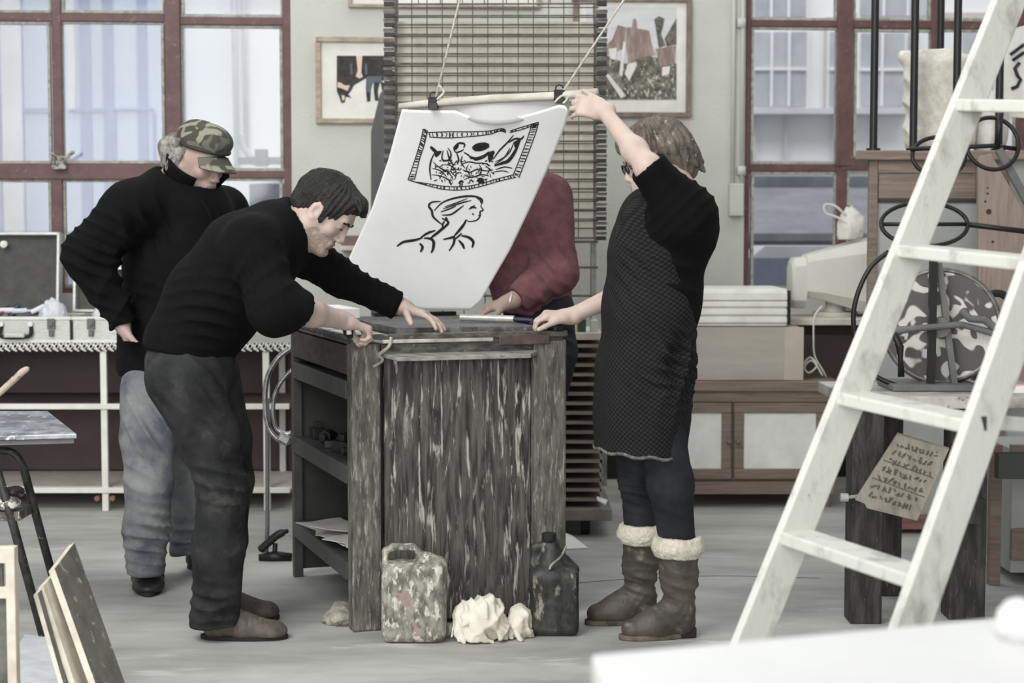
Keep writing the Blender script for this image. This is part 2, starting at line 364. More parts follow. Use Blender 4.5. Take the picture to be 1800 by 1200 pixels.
# windows: frame bars sit inside the opening; every window carries its bars, putty and panes
def window(name, s0, s1, z0, z1, bars_v, bars_h, thick_v, panes):
    root = bpy.data.objects.new(name, None); COL.objects.link(root); root.location = wpt((s0 + s1) / 2, z0, -.1); tag(root, kind='structure')
    fr = MB()
    for a in bars_v: wpx(fr, a[0], a[2], a[1], a[3], -.11, -.05 + (a[4] if len(a) > 4 else 0))
    for a in bars_h: wpx(fr, a[0], a[2], a[1], a[3], -.105, -.055 + (a[4] if len(a) > 4 else 0))
    fr.build('window_frame', M_red, root, bevel=.004)
    pt = MB()
    for (x0, y0, x1, y1) in panes:
        for b in ((x0 - 3, y0 - 3, x1 + 3, y0 + 2), (x0 - 3, y1 - 2, x1 + 3, y1 + 3), (x0 - 3, y0, x0 + 2, y1), (x1 - 2, y0, x1 + 3, y1)): wpx(pt, *b, -.1, -.07)
    pt.build('putty', M_putty, root)
    for (x0, y0, x1, y1) in panes:
        g = MB(); wpx(g, x0, y0, x1, y1, -.092, -.088); g.build('window_pane', GLASS, root)
    return root
YT = -330
w1 = window('window_1', LW0, LW1, SIL, 3.0,
    [(-170, -150, YT, 520), (89, 106, YT, 290), (91, 111, 312, 520), (289, 317, YT, 520, .01), (497, 514, YT, 520, .01)],
    [(-170, 292, 22, 37), (310, 505, 30, 44), (-170, 292, 287, 315, .012), (310, 505, 300, 313), (-170, 512, 505, 520, .01), (-170, 505, YT, YT + 20)],
    None,
    [(-148, -230, 86, 19), (-148, 40, 86, 284), (-148, 318, 88, 502), (109, -230, 286, 20), (109, 40, 286, 284), (114, 318, 286, 502), (320, -230, 494, 27), (320, 47, 494, 297), (320, 316, 494, 502)])
l = MB(); l.box(wpt(*wsz(104, 284), -.02), (.05, .03, .06), RW); a, b = wsz(104, 280), wsz(132, 266)
l.tube([wpt(*a, .0), wpt((a[0] + b[0]) / 2, a[1] + .008, .03), wpt(*b, .03)], .009); a = wsz(90, 268); l.tube([wpt(*wsz(104, 280), 0), wpt(*a, .01)], .006)
l.box(wpt(*wsz(104, 294), .0), (.07, .02, .02), RW); l.build('window_latch', mat('latch_metal', c_(170, 166, 155), c_(60, 56, 52), scale=50, lo=.5, hi=.6, rough=.4), w1, bevel=.003)
w2 = window('window_2', RW0, RW1, SIR, 3.0,
    [(1309, 1320, YT, 520, .01), (1474, 1501, YT, 292, .01), (1470, 1487, 292, 520), (1639, 1652, YT, 300), (1790, 1806, YT, 520), (1990, 2010, YT, 520)],
    [(1314, 1480, 35, 47), (1495, 2000, 37, 51), (1314, 1480, 288, 301), (1480, 2000, 278, 300, .01), (1314, 2000, 507, 520, .01), (1314, 2000, YT, YT + 20)],
    None,
    [(1323, -230, 1471, 33), (1323, 50, 1471, 286), (1323, 304, 1468, 505), (1504, -230, 1636, 34), (1504, 54, 1636, 276), (1490, 304, 1786, 505), (1655, -230, 1786, 34), (1655, 54, 1786, 276)])
# conduit and switch box beside the right window
m = MB()
for x in (1287, 1303):
    s, _ = wsz(x, 200); m.tube([wpt(s, wsz(x, 330)[1], .02), wpt(s, 3.3, .02)], .011 if x < 1300 else .009)
for y in (40, 300):
    wpx(m, 1297, y - 8, 1311, y + 8, .0, .035)
o = m.build('electric_conduit', M_wall, smooth=True); tag(o, 'pale conduit pipes running up the wall beside the right window', 'pipe')
m = MB(); wpx(m, 1283, 322, 1308, 380, 0, .06); o = m.build('switch_box', M_wall, bevel=.008); tag(o, 'cream electrical box below the conduit beside the right window', 'electrical box')
# small wall shelf seen between the bending man's face and the hanging sheet
t = thing('wall_shelf', wpt(*wsz(617, 440), 0), 'small wall shelf with dark edge between bent man and hanging paper', 'shelf')
m = MB(); wpx(m, 598, 432, 650, 440, .0, .14); m.build('shelf_board', M_cream, t, bevel=.003)
m = MB(); wpx(m, 600, 414, 648, 431, .0, .03); m.build('back_board', mat('dusky_red_board', c_(104, 76, 74), c_(120, 108, 104), scale=6), t)
# ------------------------------------------------------------------ outside the windows
M_blue = mat('pale_blue_cladding', c_(194, 202, 222), c_(186, 195, 217), scale=2, stretch=(2, 1, .6), rough=.6)
M_blued = mat('blue_trim', c_(148, 158, 194), rough=.6)
M_ext = mat('white_render', c_(242, 242, 242), c_(234, 235, 238), scale=1.5, rough=.8)
M_extg = mat('outside_grey_panes', c_(168, 171, 180), c_(196, 198, 204), scale=2.2, rough=.3)
M_slate = mat('outside_slate', c_(150, 148, 157), c_(130, 130, 138), scale=4, rough=.8)
M_exd = mat('outside_dark', c_(112, 116, 126), c_(134, 138, 148), scale=5, rough=.6)
M_pipe = mat('outside_pipe', c_(222, 222, 228), rough=.6)
tag(MB().box((0, 15, -.06), (24, 11, .08)).build('yard_ground', mat('yard_paving', c_(150, 152, 158), rough=.9)), 'grey paved yard outside the windows', 'ground', kind='structure')
def pbox(m, x0, y0, x1, y1, Y, d, mi=0):
    a = U(x0, y1, Y); b = U(x1, y0, Y); m.box(((a.x + b.x) / 2, Y + d / 2, (a.z + b.z) / 2), (b.x - a.x, d, abs(b.z - a.z)), None, mi); return m
YS = 11.6
t = thing('blue_shed', U(120, 730, YS) * 1.0, 'pale blue timber shed outside the left window', 'shed'); t.location.z = 0
m = MB(); a = U(-700, 0, YS); b = U(292, 0, YS); m.box(((a.x + b.x) / 2, YS + .8, 2.2), (b.x - a.x, 1.6, 4.4))
m.build('cladding', M_blue, t)
m = MB()
for x in (8, 30, 150, 190, 250): pbox(m, x, -300, x + 3, 740, YS - .012, .02)
for (x0, y0, x1, y1) in ((34, 190, 87, 197), (122, 190, 186, 197), (200, 190, 270, 194), (-60, 190, 6, 196)): pbox(m, x0, y0, x1, y1, YS - .02, .03)
for x in (36, 202, 272): pbox(m, x, 197, x + 2, 500, YS - .015, .02)
m.build('trim_battens', M_blued, t)
m = MB(); pbox(m, 14, -300, 28, 740, YS - .04, .05); pbox(m, 118, -300, 124, 192, YS - .03, .04); m.build('corner_board', M_pipe, t)
t = thing('white_outbuilding', U(420, 730, 12.2), 'bright white rendered outbuilding outside the left window', 'building'); t.location.z = 0
m = MB(); a = U(330, 0, 12.2); a.x = U(292, 0, 11.6).x + .01; b = U(720, 0, 12.2); m.box(((a.x + b.x) / 2, 12.9, 2.2), (b.x - a.x, 1.4, 4.4)); m.build('wall', M_ext, t)
m = MB()
for x, y1 in ((405, 300), (422, 260)): p0 = U(x, -300, 12.12); m.tube([(p0.x, 12.12, p0.z), (p0.x + .02, 12.12, U(x, y1, 12.12).z)], .02)
m.build('drainpipe', M_pipe, t, smooth=True)
t = thing('outdoor_tank', U(470, 740, 10.9), 'grey tank with pipe and valve outside the left window', 'tank'); t.location.z = 0
m = MB(); pbox(m, 418, 276, 500, 289, 10.9, .05); pbox(m, 448, 262, 468, 292, 10.88, .09); m.build('pipe', M_exd, t)
m = MB(); p = U(475, 740, 11.1); m.cyl((p.x + .02, 11.3, 0), (p.x + .02, 11.3, U(470, 322, 11.1).z), .17, n=32); m.build('drum', M_exd, t, smooth=False)
m = MB(); p = U(440, 250, 11.0); m.tube(bez([U(424, 236, 11.0), U(430, 262, 11.0), U(446, 280, 11.0)], 6), .022); m.build('hose', M_extg, t, smooth=True)
YB = 14.0
t = thing('white_house', U(1400, 600, YB), 'white weatherboard house with sash windows outside the right window', 'building'); t.location.z = 0
m = MB(); a = U(1180, 0, YB); b = U(2150, 0, YB); m.box(((a.x + b.x) / 2, YB + 1, 2.6), (b.x - a.x, 2, 5.2)); m.build('wall', M_ext, t)
def sash(x0, y0, x1, y1, cols, rows, name='window'):
    fm = MB(); pbox(fm, x0 - 5, y0 - 5, x1 + 5, y1 + 5, YB - .06, .08); o = fm.build(name, M_ext, t)
    g = MB(); pbox(g, x0, y0, x1, y1, YB - .075, .03); g.build('pane', M_extg, o)
    b = MB()
    for i in range(1, cols): x = x0 + (x1 - x0) * i / cols; pbox(b, x - 3, y0, x + 3, y1, YB - .1, .03)
    for j in range(1, rows): y = y0 + (y1 - y0) * j / rows; pbox(b, x0, y - 2.5, x1, y + 2.5, YB - .098, .03)
    b.build('glazing_bar', M_ext, o)
sash(1326, 56, 1418, 186, 3, 2); sash(1326, -110, 1418, 30, 3, 2); sash(1512, 58, 1590, 186, 2, 2); sash(1512, -110, 1640, 28, 3, 2); sash(1690, 50, 1780, 190, 3, 2); sash(1458, 56, 1470, 186, 1, 2)
m = MB(); pbox(m, 1300, 190, 1600, 200, YB - .2, .2)
for x in (1324, 1378, 1462, 1535): pbox(m, x, 205, x + 6, 284, YB - .05, .06)
pbox(m, 1300, 282, 1600, 288, YB - .08, .1); m.build('sill', M_pipe, t)
m = MB(); pbox(m, 1449, 30, 1466, 190, YB - .05, .06); pbox(m, 1600, 54, 1612, 200, YB - .05, .06); pbox(m, 1500, 22, 1800, 34, YB - .05, .06)
m.build('pinkish_post', mat('pinkish_trim', c_(214, 200, 198), rough=.7), t, bevel=0)
t = thing('lean_to_roof', U(1400, 430, 11.6), 'low grey slate lean-to roof outside the right window', 'roof'); t.location.z = 0
m = MB(); a = U(1240, 410, 11.3); b = U(1700, 330, 12.6); m.add([(a.x, 11.3, a.z), (b.x, 11.3, a.z), (b.x, 12.6, b.z), (a.x, 12.6, b.z), (a.x, 11.3, a.z - .05), (b.x, 11.3, a.z - .05), (b.x, 12.6, b.z - .05), (a.x, 12.6, b.z - .05)], [(0, 1, 2, 3), (7, 6, 5, 4), (0, 4, 5, 1), (2, 6, 7, 3), (1, 5, 6, 2), (0, 3, 7, 4)])
m.build('slates', M_slate, t)
m = MB(); pbox(m, 1240, 310, 1700, 332, 12.66, .1); m.build('flashing', M_exd, t)
m = MB(); pbox(m, 1240, 411, 1700, 640, 11.35, .1); m.build('wall', M_exd, t)
t = thing('parked_van', U(1390, 500, 10.6), 'bluish grey parked vehicle just below the lean-to roof outside', 'vehicle'); t.location.z = 0
m = MB(); a = U(1300, 0, 10.6); b = U(1520, 0, 10.6); z1 = U(1400, 432, 10.6).z
m.prism([(a.x, 10.45, .3), (b.x, 10.45, .3), (b.x, 10.45, z1 - .03), (b.x - .08, 10.45, z1), (a.x + .15, 10.45, z1), (a.x, 10.45, z1 - .12)], (0, .5, 0)); m.build('body', mat('van_paint', c_(226, 228, 236), rough=.3), t)
m = MB(); z = U(1390, 455, 10.4).z; m.box(((a.x + b.x) / 2, 10.44, z - .08), (b.x - a.x - .1, .02, .17)); m.build('window', mat('van_glass', c_(150, 156, 178), rough=.1), t)
m = MB()
for s in (.2, .62): m.cyl((a.x + s, 10.42, .3), (a.x + s, 10.5, .3), .29, n=28)
m.build('wheel', M_blackr, t)
# ------------------------------------------------------------------ pictures on the wall (flat in the place, too)
def wpoly(m, pts, n, mi=0, th=.0016): m.prism([wpt(*wsz(x, y, n), n) for x, y in pts], WN * th, mi)
def picture(name, x0, y0, x1, y1, fw, label, fmat, art):
    t = thing(name, wpt(*wsz((x0 + x1) / 2, y1), 0), label, 'picture')
    m = MB(); wpx(m, x0, y0, x1, y0 + fw, .002, .035); wpx(m, x0, y1 - fw, x1, y1, .002, .035); wpx(m, x0, y0 + fw, x0 + fw, y1 - fw, .002, .035); wpx(m, x1 - fw, y0 + fw, x1, y1 - fw, .002, .035)
    m.build('picture_frame', fmat, t, bevel=.003)
    m = MB(); wpx(m, x0 + fw - 1, y0 + fw - 1, x1 - fw + 1, y1 - fw + 1, .002, .014); m.build('mount', M_mat, t)
    art(t); return t
M_cowb = mat('print_black', c_(48, 47, 46), c_(70, 68, 66), scale=30, rough=.8); M_cowp = mat('print_pink', c_(226, 196, 182), rough=.8); M_cowbl = mat('print_blue_grey', c_(96, 104, 116), rough=.8)
def cow(t):
    m = MB()
    wpoly(m, [(592, 98), (672, 98), (690, 99), (690, 140), (672, 142), (668, 140), (655, 138), (642, 138), (632, 144), (622, 150), (618, 158), (612, 166), (618, 172), (608, 170), (606, 180), (600, 181), (597, 172), (592, 160)], .0145, 0)
    wpoly(m, [(644, 136), (656, 140), (652, 158), (651, 178), (645, 179), (643, 156)], .0147, 0); wpoly(m, [(657, 142), (668, 144), (664, 160), (666, 177), (659, 177), (657, 160)], .0147, 0)
    wpoly(m, [(668, 142), (676, 146), (679, 158), (683, 172), (677, 174), (672, 160)], .0147, 0)
    wpoly(m, [(626, 98), (637, 98), (635, 128), (638, 135), (632, 138), (625, 134), (629, 124)], .0162, 1)
    wpoly(m, [(594, 144), (600, 146), (606, 150), (615, 150), (611, 160), (602, 156), (593, 153)], .0162, 1); wpoly(m, [(600, 167), (606, 168), (606, 175), (602, 177)], .0162, 1)
    wpoly(m, [(645, 134), (672, 134), (670, 144), (655, 146), (650, 164), (644, 160)], .0164, 2)
    for x in (617, 643): wpoly(m, [(x - 2, 112), (x + 2, 112), (x + 3, 130), (x - 1, 132)], .0166, 2)
    m.build('print', [M_cowb, M_cowp, M_cowbl], t)
picture('framed_print', 555, 65, 720, 217, 9, 'framed print of black and pink cows left of the drying rack', M_frame, cow)
R1 = mat('roof_red_paint', c_(132, 112, 108), c_(168, 154, 148), scale=18, stretch=(3, 1, .6), rough=.8, lo=.45, hi=.7)
R2 = mat('landscape_green', c_(124, 124, 112), c_(74, 74, 68), scale=26, rough=.8, lo=.4, hi=.6, c3=c_(196, 190, 180), scale3=44, lo3=.55, hi3=.62, stretch=(1.6, 1, 1), detail=8)
R3 = mat('picture_sky', c_(206, 206, 204), c_(190, 192, 198), scale=8, stretch=(.6, 1, 5), rough=.8); R4 = mat('picture_tree', c_(120, 118, 106), c_(80, 80, 72), scale=40, rough=.8); R5 = mat('picture_white', c_(222, 220, 214), rough=.8)
def village(t):
    m = MB(); n = .0147
    wpoly(m, [(1030, 12), (1189, 14), (1189, 175), (1030, 175)], n - .0005, 2)
    wpoly(m, [(1030, 100), (1064, 96), (1100, 112), (1140, 98), (1189, 112), (1189, 175), (1030, 175)], n + .0008, 1)
    wpoly(m, [(1150, 34), (1158, 28), (1168, 33), (1166, 44), (1162, 60), (1170, 80), (1158, 84), (1154, 58)], n + .0018, 3); wpoly(m, [(1168, 68), (1189, 32), (1189, 78), (1172, 82)], n + .0018, 3)
    wpoly(m, [(1060, 84), (1076, 70), (1086, 44), (1100, 48), (1096, 84), (1078, 92), (1062, 98)], n + .003, 0)
    wpoly(m, [(1100, 48), (1111, 48), (1113, 33), (1118, 33), (1120, 50), (1141, 54), (1146, 80), (1152, 96), (1136, 100), (1118, 106), (1104, 112), (1101, 80)], n + .003, 0)
    wpoly(m, [(1152, 86), (1188, 80), (1186, 112), (1160, 118)], n + .003, 0)
    wpoly(m, [(1070, 86), (1084, 84), (1082, 106), (1072, 102)], n + .0036, 4); wpoly(m, [(1096, 72), (1100, 78), (1094, 134), (1088, 132)], n + .0048, 4)
    wpoly(m, [(1104, 112), (1122, 108), (1116, 122), (1106, 142), (1098, 130)], n + .0048, 4); wpoly(m, [(1164, 118), (1178, 116), (1176, 130), (1164, 134)], n + .0048, 4)
    wpoly(m, [(1064, 132), (1070, 130), (1100, 168), (1092, 173)], n + .0048, 4)
    wpoly(m, [(1118, 104), (1142, 98), (1156, 118), (1152, 122), (1140, 104), (1120, 124)], n + .0055, 3)
    m.build('painting', [R1, R2, R3, R4, R5], t)
picture('framed_painting', 1008, -6, 1216, 206, 9, 'framed painting of red roofed houses right of the drying rack', M_framed, village)
def blank(t): m = MB(); wpx(m, 640, -120, 900, -20, .014, .0155); m.build('print', R2, t)
picture('framed_print', 612, -150, 950, 14, 6, 'framed print high on the wall with only its bottom edge in view', M_frame, blank)
# ------------------------------------------------------------------ drying rack with tilted wire trays
RY = 7.4
def Rp(px, py, dy=0): return U(px, py, RY + dy)
rx0, rx1 = Rp(690, 300).x, Rp(1052, 300).x
t = thing('drying_rack', (Rp(870, 0).x, RY + .15, 0), 'tall wire drying rack of tilted trays standing behind the printing table', 'drying rack')
M_wire = mat('rack_wire', c_(110, 105, 96), c_(80, 76, 70), scale=30, rough=.5, metal=.2); M_wirel = mat('rack_wire_light', c_(172, 166, 156), c_(138, 132, 122), scale=30, rough=.5)
M_traywood = mat('tray_wood_edge', c_(150, 140, 128), c_(112, 103, 94), scale=10, stretch=(.5, 1, 6), rough=.7); M_clip = mat('black_tray_clip', c_(30, 30, 30), rough=.5)
M_hard = mat('hardboard_sheet', c_(204, 198, 187), c_(186, 180, 170), scale=3, stretch=(4, 1, 1), rough=.8)
def tray(z, tilt, L, wires, heavy=False, xl=None, xr=None):
    xl = rx0 if xl is None else xl; xr = rx1 if xr is None else xr
    m = MB(); d = Vector((0, math.cos(tilt), math.sin(tilt))) * L; y0 = RY + random.uniform(-.006, .006); z += random.uniform(-.002, .002)
    m.tube([(xl, y0, z), (xr, y0, z + random.uniform(-.003, .003))], .0046 if heavy else .0036, 6, 0)
    m.tube([Vector((xl, y0, z)) + d, Vector((xr, y0, z)) + d], .0026, 6, 0)
    for i in range(wires):
        x = xl + .02 + (xr - xl - .04) * i / (wires - 1); m.tube([Vector((x, y0 + .003, z)), Vector((x, y0 + .003, z)) + d], .0023, 5, 1)
    for x in (xl - .012, xr + .012):
        m.box((x, y0 - .004, z), (.042, .03, .017), None, 2); m.box((x, y0 + .012, z + .021), (.05, .02, .012), None, 1)
    return m
zs = [Rp(870, y).z for y in range(418, 20, -17)]
for i, z in enumerate(zs): tray(z, math.radians(82), .075, 14, i % 3 == 0).build('wire_tray', [M_wire, M_wire, M_clip], t)
for y in (8, -20, -50): tray(Rp(870, y).z, math.radians(80), .1, 10).build('wire_tray', [M_wire, M_wire, M_clip], t)
m = MB(); z0, z1 = Rp(870, 424).z, Rp(870, 34).z; m.box(((rx0 + rx1) / 2, RY + .085, (z0 + z1) / 2), (rx1 - rx0 - .03, .006, z1 - z0)); m.build('back_board', M_hard, t)
# folded lower trays: thin boards close together
xr2 = Rp(1056, 700).x; xl2 = rx0 + .02
for i in range(17):
    y = 604 + i * 16.6; z = Rp(1000, y).z; m = MB()
    m.box(((xl2 + xr2) / 2, RY + .12, z), (xr2 - xl2 + random.uniform(-.01, .005), .5, .014), None, 0); m.box((xr2 - .002, RY + .12, z), (.012, .5, .018), None, 1)
    m.build('flat_tray', [M_traywood, M_wirel], t)
m = MB()
m.box((xr2 + .022, RY + .1, (Rp(1, 595).z + .10) / 2 + .05), (.022, .03, Rp(1, 595).z - .16), None, 0)
for x in (rx0 + .012, rx1 - .012):
    m.box((x, RY + .11, 1.55), (.018, .024, 3.0), None, 0)
m.build('side_post', mat('rack_post_paint', c_(150, 150, 144), c_(112, 112, 108), scale=18, rough=.5), t)
m = MB()
for y in (425, 470, 520): z = Rp(1, y).z; m.tube([(rx0, RY + .02, z), (rx1, RY + .02, z)], .0055, 6)
for i in range(10): x = rx0 + .03 + (rx1 - rx0 - .06) * i / 9; m.tube([(x, RY + .025, Rp(1, 425).z), (x, RY + .025, Rp(1, 585).z)], .003, 5)
m.build('support_grid', M_wire, t)
m = MB(); m.box(((xl2 + xr2) / 2, RY + .12, Rp(1, 588).z), (xr2 - xl2, .5, .03)); m.build('top_tray', M_cream, t, bevel=.003)
m = MB(); zb = Rp(1, 893).z; m.box(((xl2 + Rp(1072, 893).x) / 2, RY + .12, zb), (Rp(1072, 893).x - xl2, .6, .05)); m.build('base', mat('rack_base_wood', c_(138, 136, 128), c_(108, 106, 100), scale=8, rough=.7), t, bevel=.004)
for x in (Rp(1030, 0).x, xl2 + .1):
    for y in (RY - .1, RY + .34):
        m = MB(); m.cyl((x - .018, y, .046), (x + .018, y, .046), .046, n=24); m.box((x, y, .085), (.06, .05, .03)); m.build('caster', M_blackr, t)
# things standing on the flat trays
for (px, py, r, h, c, lb) in ((1008, 576, .022, .055, c_(196, 186, 150), 'small yellowish pot on the rack top tray'), (1022, 575, .02, .075, c_(60, 74, 60), 'dark green bottle on the rack top tray'), (1044, 575, .018, .07, c_(190, 190, 188), 'pale grey pot nearest the apron on rack top tray')):
    p = U(px, py, RY - .05); p.z = Rp(1, 588).z + .0152; m = MB(); m.tube([p, p + V(0, 0, h * .7), p + V(0, 0, h * .8), p + V(0, 0, h)], [r, r, r * .6, r * .6], 16)
    o = m.build('ink_pot', mat('pot_' + str(px), c, rough=.4), smooth=False, base=p); tag(o, lb, 'pot')
# loose sheet poking out beside the rack base, and a dark panel leaning behind the rack
m = MB(); m.add([U(1048, 874, 7.28), U(1056, 876, 7.2), U(1067, 882, 7.2), U(1064, 888, 7.2), U(1050, 880, 7.25)], [(0, 1, 2, 3, 4)]); m.prism([U(1048, 873, 7.3), U(1068, 880, 7.15), U(1064, 887, 7.1), U(1050, 880, 7.2)], (0, 0, .004))
tag(m.build('paper_scrap', M_paper), 'white scrap of paper sticking out above the rack base', 'paper')
m = MB(); p = [U(668, 165, 8.3), U(700, 120, 8.3), U(700, 640, 8.3), U(652, 640, 8.3), U(652, 232, 8.3)]; m.prism(p, (0, .05, 0)); tag(m.build('grey_partition', mat('dark_grey_panel', c_(92, 91, 92), c_(80, 79, 80), scale=5, rough=.7), base=(p[3].x, 8.3, p[3].z)), 'dark grey panel standing behind the left edge of the drying rack', 'panel')
m = MB(); p0 = U(676, 640, 8.3); m.box((p0.x + .03, 8.33, p0.z / 2), (.3, .3, p0.z)); tag(m.build('plinth_box', M_maroon), 'low maroon box under the grey panel behind the rack', 'box')
# ------------------------------------------------------------------ steel side table with shelves in front of the left window
TY = 7.9
def Tp(px, py, dy=0): return U(px, py, TY + dy)
ztop = Tp(100, 603).z; sc = TY / FPX
t = thing('shelf_table', (Tp(175, 0).x, TY + .25, 0), 'long table on a white tube frame with shelves below the left window', 'table')
tx0, tx1 = Tp(-320, 600).x, Tp(508, 600).x
m = MB(); m.box(((tx0 + tx1) / 2, TY + .3, ztop - .012), (tx1 - tx0, .62, .022)); m.build('tabletop', mat('grey_tabletop', c_(160, 158, 152), rough=.6), t)
m = MB()   # openwork lace edging hung along the table edge
x = tx0; k = 0
while x < tx1:
    m.tube([(x, TY - .014, ztop), (x + .02, TY - .014, ztop - .028), (x + .034, TY - .014, ztop - .012), (x + .022, TY - .014, ztop), (x + .006, TY - .014, ztop - .024), (x + .03, TY - .014, ztop - .036)], .0042, 5); x += .032
m.build('lace_edging', M_white, t); m = MB(); m.box(((tx0 + tx1) / 2, TY - .006, ztop - .018), (tx1 - tx0, .008, .036)); m.build('edge_band', mat('edge_dark', c_(48, 45, 44), rough=.7), t)
def tubebox(m, x0, x1, y0, y1, dy=0, d=.026): a = Tp(x0, y1, dy); b = Tp(x1, y0, dy); m.box(((a.x + b.x) / 2, TY + dy, (a.z + b.z) / 2), (b.x - a.x, d, b.z - a.z)); return m
for (xa, xb) in ((173, 185), (462, 468), (-110, -98)):
    for dy in (0, .55):
        m = MB(); a = Tp(xa, 612); b = Tp(xb, 612); xc = (a.x + b.x) / 2; m.box((xc + .005, TY + .012 + dy, ztop / 2 - .012), (.03, .026, ztop - .024)); m.build('leg', M_white, t, bevel=.003)
for yy in (714, 861):
    z = Tp(1, yy).z
    m = MB(); m.box(((tx0 + tx1) / 2, TY - .002 + .0, z), (tx1 - tx0, .02, .026)); m.build('rail', M_white, t, bevel=.003)
    m = MB(); m.box(((tx0 + tx1) / 2, TY + .31, z + .002), (tx1 - tx0, .5, .016)); m.build('shelf', M_maroon if yy < 800 else M_cream, t)
m = MB(); m.box(((tx0 + tx1) / 2, TY + .6, ztop / 2 + .04), (tx1 - tx0, .012, ztop - .14)); m.build('back_panel', M_maroon, t)
m = MB(); 
for px in (170, 197):
    p = Tp(px, 876, -.02); m.cyl(p, p + V(0, .03, 0), .012, n=12)
m.build('fixing_knob', mat('reddish_knob', c_(140, 96, 90), rough=.5), t)
# aluminium cases
def case(x0, x1, yb, yt, lx0, lx1, lty, label, handle=None, latches=()):
    a = Tp(x0, yb, .02); b = Tp(x1, yt, .02); zb = ztop + .0006; h = b.z - a.z; cx = (a.x + b.x) / 2; wd = b.x - a.x; D = .33
    t = thing('aluminium_case', (cx, TY + .2, zb), label, 'case', 'open aluminium cases on the table')
    m = MB(); th = .008
    m.box((cx, TY + .03 + .004, zb + h / 2), (wd, .008, h)); m.box((cx, TY + .03 + D, zb + h / 2), (wd, .008, h)); m.box((cx - wd / 2 + .004, TY + .03 + D / 2, zb + h / 2), (.008, D, h)); m.box((cx + wd / 2 - .004, TY + .03 + D / 2, zb + h / 2), (.008, D, h)); m.box((cx, TY + .03 + D / 2, zb + .004), (wd, D, .008))
    m.build('case_body', M_metal, t, bevel=.003)
    m = MB()
    for z in (zb + .006, zb + h - .008): m.box((cx, TY + .026, z), (wd + .01, .012, .014))
    m.build('edge_trim', M_white, t, bevel=.002)
    # lid stands open, tipped back a little
    la = U(lx0, yt, TY + .36); lb = U(lx1, lty, TY + .44); lw = lb.x - la.x; lc = (la.x + lb.x) / 2; lh = lb.z - (zb + h)
    R = Matrix.Rotation(math.radians(-7), 3, 'X'); o = Vector((lc, TY + .03 + D + .012, zb + h + .004))
    def L(x, y, z): return o + R @ Vector((x, y, z))
    m = MB()
    for (c, s) in (((0, .05, lh / 2), (lw, .006, lh)), ((-lw / 2 + .006, .02, lh / 2), (.014, .07, lh)), ((lw / 2 - .006, .02, lh / 2), (.014, .07, lh)), ((0, .02, lh - .006), (lw, .07, .014)), ((0, .02, .006), (lw, .07, .012))): m.box(L(*c), s, R)
    m.build('case_lid', M_metal, t, bevel=.002)
    m = MB(); m.box(L(0, .04, lh / 2), (lw - .026, .012, lh - .026), R); m.build('lid_lining', M_casegrey, t)
    if handle:
        ha, hb = Tp(handle[0], 588), Tp(handle[1], 588); hz = zb + h * .62; y = TY + .018
        m = MB(); m.tube(bez([(ha.x, y + .01, hz), (ha.x + .008, y - .02, hz - .045), (hb.x - .008, y - .02, hz - .045), (hb.x, y + .01, hz)], 8), .009); m.build('handle', M_blackr, t, smooth=True)
        m = MB(); m.box(((ha.x + hb.x) / 2, y - .024, hz - .04), (hb.x - ha.x - .04, .018, .022)); m.build('handle_grip', M_metal, t, bevel=.005)
        m = MB(); [m.cyl((q.x, y + .012, hz + .012), (q.x, y - .006, hz + .012), .012, n=16) for q in (ha, hb)]; m.build('rivet', M_white, t)
    for lx in latches:
        q = Tp(lx, 575); m = MB(); m.box((q.x, TY + .016, zb + h * .72), (.034, .012, .05)); m.cyl((q.x, TY + .014, zb + h * .72), (q.x, TY + .0, zb + h * .72), .012, n=14); m.box((q.x, TY + .016, zb + h * .36), (.022, .01, .03)); m.build('latch', M_steelgrey, t, bevel=.002)
    return t, zb, h
case(-135, 122, 594, 548, -135, 108, 409, 'open aluminium case with carry handle at the left edge of the table', (0, 52), (88,))
case(127, 205, 594, 548, 128, 262, 470, 'open aluminium case nearest the capped man on the table', None, (158,))
m = MB(); q = U(8, 429, TY + .40); m.cyl(q + V(0, -.02, 0), q + V(0, .0, 0), .017, n=20); m.cyl(q + V(0, -.026, 0), q + V(0, -.02, 0), .008, n=12); tag(m.build('round_badge', [M_white]), 'round white disc stuck in the lid of the left open case', 'disc')
# clutter in the cases: tubes, crumpled bags
Mbag = mat('white_plastic_bag', c_(222, 224, 230), c_(196, 200, 210), scale=30, rough=.4, bump=.5)
def crumple(name, c, r, seed, label, cat, mt, amp=.35, group=None, parent=None):
    bm = bmesh.new(); bmesh.ops.create_icosphere(bm, subdivisions=4, radius=1)
    P = np.array([v.co[:] for v in bm.verts]); d = amp * (wob(P, 3.0, seed) * .9) + amp * .5 * np.abs(wob(P, 8.0, seed + 3)) - amp * .35 * np.abs(wob(P, 15.0, seed + 4))
    for v, k in zip(bm.verts, d):
        v.co = v.co * (1 + k); v.co = Vector((v.co.x * r[0], v.co.y * r[1], max(v.co.z, -.62) * r[2]))
    zmin = min(v.co.z for v in bm.verts)
    for v in bm.verts: v.co.z -= zmin
    me = bpy.data.meshes.new(name); bm.to_mesh(me); bm.free(); me.materials.append(mt); me.polygons.foreach_set('use_smooth', [True] * len(me.polygons))
    o = bpy.data.objects.new(name, me); COL.objects.link(o); o.location = c
    if parent: o.parent = parent; o.location = Vector(c) - origin_of(parent)
    else: tag(o, label, cat, group)
    return o
zi = ztop + .009
crumple('plastic_bag', (Tp(66, 0).x, TY + .17, zi), (.062, .065, .115), 1, 'crumpled white plastic bag in the left open case', 'plastic bag', Mbag)
crumple('plastic_bag', (Tp(20, 0).x, TY + .09, zi), (.08, .035, .06), 2, 'long white bag lying along the front of the left open case', 'plastic bag', Mbag)
